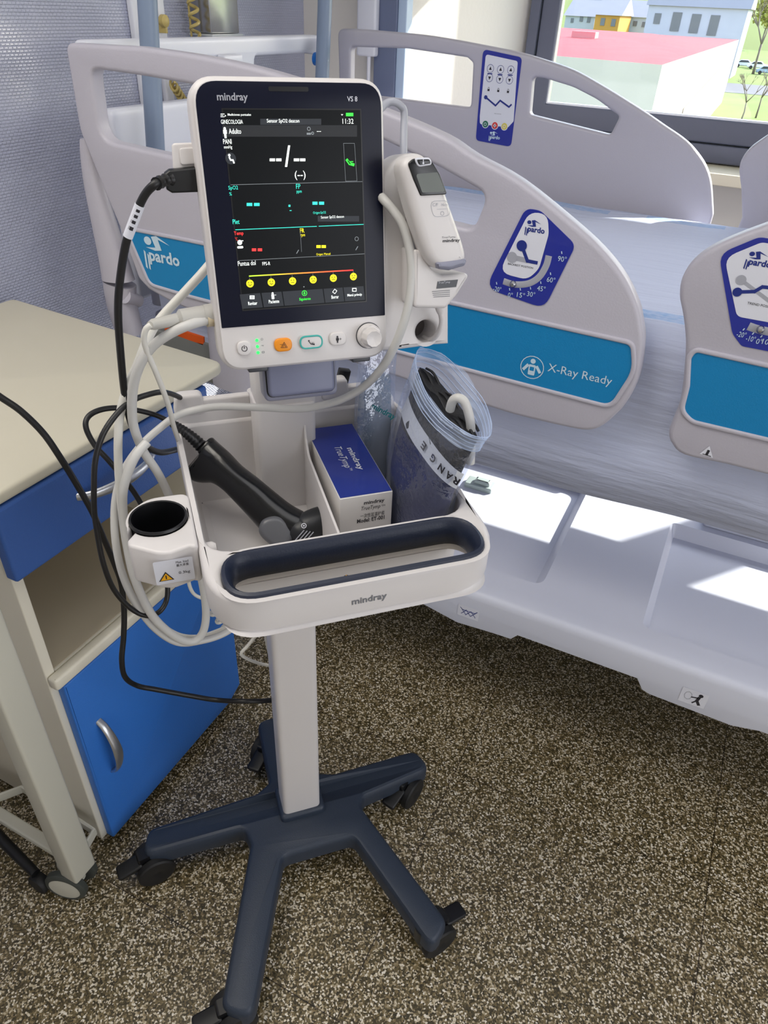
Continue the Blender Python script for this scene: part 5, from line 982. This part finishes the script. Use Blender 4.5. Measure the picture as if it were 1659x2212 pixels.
# dark chair foot at the very left
ch = thing('office_chair_base', (-1.18, .36, 0), 'dark chair base seen behind the cream upright', 'chair base')
b = B(); b.tube([(-1.2, .42, .10), (-1.05, .40, .085), (-.93, .385, .06)], [(.02, .014), (.016, .012), (.012, .01)], BLACK, n=12); b.tube([(-1.2, .42, .1), (-1.2, .42, .3)], .018, BLACK, n=14); b.build('leg', ch)
b = B(); b.tube([(-1.2, .42, .10), (-1.3, .34, .08), (-1.36, .3, .05)], [(.02, .014), (.016, .012), (.012, .01)], BLACK, n=12); b.build('leg', ch)
for p in ((-.93, .385), (-1.36, .3)):
    b = B(); b.lathe(F((p[0], p[1] - .01, .024), (1, 0, 0), (0, 0, -1)), [(.005, 0), (.022, 0), (.024, .004), (.024, .018), (.022, .022), (.005, .022)], RUBBER, n=20); b.build('castor', ch)
b = B(); b.tube([(-1.2, .42, .11), (-1.1, .3, .09), (-1.02, .2, .05)], [(.02, .014), (.016, .012), (.012, .01)], BLACK, n=12); b.build('leg', ch)
b = B(); b.lathe(F((-1.02, .19, .024), (1, 0, 0), (0, 0, -1)), [(.005, 0), (.022, 0), (.024, .004), (.024, .018), (.022, .022), (.005, .022)], RUBBER, n=20); b.build('castor', ch)

# ------------------------------------------------------------ on the head wall and in the corner
WF = F((X0, 0, 0), (0, 1, 0), (0, 0, 1))
a, c = at(452, 73, 0, X0 + .07), at(517, 66, 0, X0 + .07)
wbx = thing('wall_box', (X0 + .035, (a.y + c.y) / 2, a.z), 'brushed metal box fixed high on the head wall', 'wall box')
b = B(); b.box(X0 + .001, X0 + .07, a.y + .01, c.y, a.z, a.z + .45, METAL, .003); b.build('housing', wbx); b = B(); b.box(X0 + .001, X0 + .08, a.y, c.y + .004, a.z - .006, a.z - .001, mat('clear_edge', (200, 206, 210), .2), .001); b.build('base_plate', wbx)
hx = []
a = at(426, 78, 0, X0 + .05); 
for j in range(150):
    t = j / 149; hx.append(V((X0 + .045, a.y, a.z)) + V((cos(t * 2 * pi * 13) * .011, sin(t * 2 * pi * 13) * .013, .36 * t)))
cw = thing('coiled_wall_cord', V((X0 + .045, a.y, a.z)), 'yellowed coiled cord hanging on the head wall left of the metal box', 'cord')
YEL = mat('yellowed_plastic', (196, 176, 110), .45); b = B(); b.tube(hx, .0042, YEL, n=7); b.build('coil', cw)
b = B(); a2 = at(414, 79, 0, X0 + .02); b.tube([(X0 + .02, a2.y, a2.z), (X0 + .02, a2.y, a2.z + .4)], .003, YEL, n=8); b.build('straight_lead', cw)
b = B(); e_ = [at(x, y, 0, X0 + .05) for x, y in ((372, 180), (380, 196), (392, 210), (402, 226))]; hx = []
for j in range(60):
    t = j / 59; q = e_[0].lerp(e_[3], t); hx.append(q + V((cos(t * 2 * pi * 6) * .010, 0, sin(t * 2 * pi * 6) * .012)))
b.tube(hx, .0036, YEL, n=7); b.build('lower_coil', cw)
a, c = at(289, 86, 0, X0 + .01), at(358, 82, 0, X0 + .01)
rl = thing('wall_rail', (X0 + .01, (a.y + c.y) / 2, a.z), 'white vertical duct on the head wall behind the near pole', 'wall duct')
b = B(); b.box(X0 + .001, X0 + .018, a.y, a.y + .03, 1.0, 2.4, COOLW, .004); b.box(X0 + .001, X0 + .018, c.y - .03, c.y, 1.0, 2.4, COOLW, .004); b.build('duct', rl)
b = B(); q = at(350, 45, 0, X0 + .03); b.lathe(F(q - V((.012, 0, 0)), (0, 1, 0), (0, 0, 1)), [(.008, 0), (.008, .01), (.014, .012), (.014, .024), (.008, .028)], YEL, n=12); b.box(q.x - .012, q.x + .012, q.y - .003, q.y + .004, q.z - .026, q.z - .008, YEL, .001); b.build('valve', rl, 'yellowed valve knob')
q0, q1 = at(772, 120, 1, 2.38), at(812, 120, 1, 2.38)
hf = thing('hanging_fixture', (q0.x, 2.38, q0.z), 'white hanging fixture with a thin rod in the corner by the window', 'hanging fixture')
b = B(); b.box(q0.x, q1.x, 2.37, 2.40, q0.z, q0.z + .75, COOLW, .008); b.build('housing', hf)
b = B(); q = at(797, 120, 1, 2.385); b.tube([(q.x, 2.385, q.z + .01), (q.x, 2.385, 1.14)], .006, COOLW, n=12); b.build('rod', hf)

# ------------------------------------------------------------ outside the window
GZ = -7.0
def omat(n, c, r=.8): return mat(n, c, r, noise=.12, nscale=.4)
GRASS = mat('grass', (118, 142, 52), .9, noise=.4, nscale=.15); ASPH = omat('asphalt', (104, 104, 108)); HILL = mat('hillside', (120, 136, 60), .9, noise=.35, nscale=.02)
b = B(); b.box(-500, 600, 6, 900, GZ - 1, GZ, GRASS); go = b.build('ground_outside', kind='structure')
b = B(); b.flat(FZ, [(-200, 128), (300, 128), (300, 148), (-200, 148)], GZ + .03, ASPH); b.build('road_outside', kind='structure')
b = B(); vs = [(-600, 330, GZ), (700, 330, GZ), (700, 900, 90), (-600, 900, 60)]; b.raw(vs, [(0, 1, 2, 3)], HILL); b.build('hill_outside', kind='structure')
# white building with a red roof
EZ = -.4
c0, c1, c2 = at(1195, 120, 2, EZ), at(1431, 140, 2, EZ), at(1596, 86, 2, EZ)
dirL = (c0 - c1).normalized(); dirR = V((-dirL.y, dirL.x, 0)); dirR = dirR if dirR.y > 0 else -dirR; dirR = V((c2 - c1)).normalized()
A1 = c1; A2 = c1 + dirL * 34; A3 = c2; A4 = c2 + dirL * 34
whb = thing('industrial_building', (c1.x, c1.y, GZ), 'white building with a low red roof just below the window', 'building')
WB = omat('render_white', (208, 196, 184)); RR = omat('red_roof', (176, 44, 52), .7)
b = B()
def wall(b, p, q, z0, z1, m): b.raw([(p.x, p.y, z0), (q.x, q.y, z0), (q.x, q.y, z1), (p.x, p.y, z1)], [(0, 1, 2, 3)], m)
for p, q in ((A1, A2), (A1, A3), (A3, A4), (A2, A4)): wall(b, p, q, GZ, EZ, WB)
gb = (A2 + A4) / 2; ga = (A1 + A3) / 2 
b.build('walls', whb)
b = B(); apx = at(1412, 73, 2, .2); rz = apx.z
r1_ = apx; r2_ = apx + dirL * 30
PM = A1.lerp(A3, .58); b.raw([(A1.x, A1.y, EZ), (A2.x, A2.y, EZ), (r2_.x, r2_.y, rz + .1), (r1_.x, r1_.y, rz), (PM.x, PM.y, EZ), (A3.x, A3.y, EZ), (A4.x, A4.y, EZ)], [(0, 1, 2, 3), (0, 3, 4), (3, 2, 6, 5, 4)], RR); b.build('roof', whb)
b = B(); e_ = (A3 - A1); n3 = V((e_.y, -e_.x, 0)).normalized(); 
for s_, t in ((.25, .8),):
    p, q = A1 + e_ * s_ + n3 * .05, A1 + e_ * t + n3 * .05; b.raw([(p.x, p.y, GZ), (q.x, q.y, GZ), (q.x, q.y, EZ - 1.6), (p.x, p.y, EZ - 3.2)], [(0, 1, 2, 3)], omat('gate_brown', (176, 160, 140)))
b.build('shutter', whb)
b = B(); q = at(1265, 70, 2, .3); b.box(q.x - .9, q.x + .9, q.y - .6, q.y + .6, -.3, .36, omat('chimney_pink', (214, 130, 130))); b.build('roof_vent', whb)
# long low wall behind it
b = B(); p, q = at(1412, 74, 2, -1.0), at(1596, 85, 2, -1.0); dq = (q - p).normalized(); nq = V((-dq.y, dq.x, 0)) * .3
b.raw([(p.x, p.y, GZ), (q.x, q.y, GZ), (q.x, q.y, -1.), (p.x, p.y, -1.), (p.x + nq.x, p.y + nq.y, GZ), (q.x + nq.x, q.y + nq.y, GZ), (q.x + nq.x, q.y + nq.y, -1.), (p.x + nq.x, p.y + nq.y, -1.)], [(0, 1, 2, 3), (4, 5, 6, 7), (3, 2, 6, 7), (0, 3, 7, 4), (1, 2, 6, 5)], omat('stained_wall', (176, 160, 164)))
b.build('boundary_wall', None, 'long stained boundary wall behind the red-roofed building', 'wall')
# houses across the road
def house(nm, x0, x1, yt, yb, Yd, col, roofc, lab, wins, wz=3, rh=None):
    f_ = F((0, Yd, 0), (1, 0, 0), (0, 0, 1)); a, c = f_.hit(x0, yt), f_.hit(x1, yt + (x1 - x0) * .03); zb = min(GZ, f_.hit(x0, yb)[1]); zt_ = (a[1] + c[1]) / 2
    t = thing(nm, (a[0], Yd, GZ), lab, 'house')
    b = B(); b.box(a[0], c[0], Yd, Yd + 12, GZ, zt_, omat('render_' + lab.replace(' ', '_')[:18], tuple(int(v * .84) for v in col))); b.build('walls', t)
    b = B(); b.raw([(a[0] - .4, Yd - .5, zt_), (c[0] + .4, Yd - .5, zt_), (c[0] + .4, Yd + 12.5, zt_), (a[0] - .4, Yd + 12.5, zt_), (a[0] - .4, Yd + 6, zt_ + (rh or 3)), (c[0] + .4, Yd + 6, zt_ + (rh or 3))], [(0, 1, 5, 4), (2, 3, 4, 5), (0, 3, 4), (1, 2, 5), (0, 1, 2, 3)], omat('slate_roof', roofc)); b.build('roof', t)
    for wx, wy, ww, wh in wins:
        q = f_.hit(wx, wy); s_ = Yd / 1850.; b = B(); b.box(q[0] - ww * s_ / 2, q[0] + ww * s_ / 2, Yd - .12, Yd + .1, q[1] - wh * s_ / 2, q[1] + wh * s_ / 2, mat('far_window', (96, 100, 106), .3)); b.build('window', t)
    return t
YH = 190.
house('village_house', 1222, 1286, 34, 66, YH, (222, 226, 230), (150, 150, 156), 'pale blue-grey house left of the orange house', [(1256, 40, 7, 11), (1272, 42, 7, 11), (1236, 44, 6, 8)])
house('village_house', 1287, 1340, 32, 66, YH - 13, (232, 168, 60), (160, 150, 140), 'orange house among the pale houses', [(1302, 47, 9, 13), (1325, 49, 9, 13)])
house('village_house', 1341, 1398, 36, 70, YH, (214, 222, 234), (156, 154, 156), 'light blue house right of the orange house', [(1352, 50, 6, 9), (1372, 51, 8, 9), (1390, 53, 6, 9)])
ap = house('apartment_block', 1402, 1618, 12, 78, YH - 30, (222, 222, 236), (120, 124, 140), 'large lavender apartment block with three tall windows', [(1420, 40, 13, 18), (1460, 47, 18, 32), (1501, 51, 18, 32), (1541, 55, 18, 34)], rh=5)
b = B()
for x in (1395, 1440, 1476, 1505, 1545, 1590): 
    f_ = F((0, YH - 34, 0), (1, 0, 0), (0, 0, 1)); q = f_.hit(x, 6 + (x - 1400) * .02); b.box(q[0] - .8, q[0] + 1.2, YH - 33, YH - 30.4, q[1] - .6, q[1] + .9, omat('dormer', (84, 96, 130)))
b.build('dormers', ap) if False else None
house('village_house', 1235, 1300, 16, 40, YH + 60, (226, 224, 222), (158, 156, 160), 'grey-roofed house far behind on the hillside', [], rh=5)
# cars, hedge and trees at the right
for k, (px, py, col, nm) in enumerate(((1606, 146, (206, 210, 214), 'silver'), (1634, 150, (232, 232, 236), 'white'), (1655, 162, (150, 176, 200), 'light blue'))):
    q = at(px, py, 2, GZ); t = thing('parked_car', q, nm + ' car parked beyond the lawn', 'car'); cm = mat('car_' + nm.replace(' ', '_'), col, .3, coat=.5); fr = F(q, (0, -1, 0), (0, 0, 1))
    fr = F(q + V((-2.1, 0, 0)), (1, 0, 0), (0, 0, 1))
    b = B(); b.plate(fr, rpoly([(0, .3), (4.2, .3), (4.2, .9), (3.3, 1.0), (2.7, 1.45), (1.2, 1.45), (.5, .95), (0, .85)], [.1, .1, .15, .2, .2, .3, .2, .1]), -1.7, 0, cm, bev=.12, bevback=True); b.build('car_body', t)
    b = B(); b.plate(fr, rpoly([(.75, .95), (3.1, 1.0), (2.62, 1.38), (1.25, 1.38)], .05), -1.69, .02, mat('car_glass', (50, 60, 70), .1)); b.build('side_window', t)
    for x in (.85, 3.35):
        b = B(); b.lathe(fr.at(x, .33, .0), [(.05, .03), (.33, .02), (.33, -.2), (.05, -.2)], RUBBER, n=20); b.build('wheel', t)
BARK = mat('bark', (128, 116, 104), .9, noise=.3); 
def leafmat(n, c): return mat(n, c, .8, noise=.4, nscale=1.5)
def tree(px, py, H, lab, leaf=None, seed=1, nm='bare_tree', cr=1.6, base=None):
    rg = random.Random(seed); q = at(px, py, 2, GZ); t = thing(nm, q, lab, 'tree'); b = B()
    def br(p, d, l, r, dep):
        e = p + d * l; b.tube([p, p.lerp(e, .5) + V((rg.uniform(-.05, .05) * l, rg.uniform(-.05, .05) * l, 0)), e], [r, r * .8, r * .6], BARK, n=5)
        if dep:
            for _ in range(3): br(e, (d + V((rg.uniform(-.7, .7), rg.uniform(-.7, .7), rg.uniform(-.1, .5)))).normalized(), l * .68, r * .58, dep - 1)
    br(q, V((0, 0, 1)), H * .38, H * .022, 4); b.build('trunk', t, sharp=180)
    if leaf:
        b = B(); N = 700
        for _ in range(N):
            a = V((rg.gauss(0, 1), rg.gauss(0, 1), rg.gauss(0, 1))).normalized() * (rg.random() ** .4) * cr; p = q + V((a.x, a.y, H * .72 + a.z * .9)); s_ = cr * .11
            u = V((rg.uniform(-1, 1), rg.uniform(-1, 1), rg.uniform(-1, 1))).normalized() * s_; v_ = u.cross(V((rg.uniform(-1, 1), rg.uniform(-1, 1), 1))).normalized() * s_; b.raw([p - u, p + v_, p + u, p - v_], [(0, 1, 2, 3)], leaf)
        b.build('foliage', t, weld=False)
tree(1600, 262, 4.5, 'bare pollarded tree on the lawn, left of its pair', seed=2)
tree(1632, 255, 5.0, 'bare pollarded tree on the lawn, right of its pair', seed=5)
tree(1626, 160, 13, 'tall thin tree with bare branches before the yellow-green trees', seed=9)
tree(1640, 110, 17, 'yellow-green leafy tree at the right end of the window', leafmat('leaf_yellow', (176, 170, 70)), 11, 'leafy_tree', 6.5)
tree(1665, 95, 20, 'olive leafy tree behind the yellow-green tree', leafmat('leaf_olive', (150, 146, 76)), 12, 'leafy_tree', 8)
tree(1582, 96, 5.5, 'small purple-leaved tree by the boundary wall', leafmat('leaf_purple', (140, 96, 116)), 13, 'leafy_tree', 2.6)
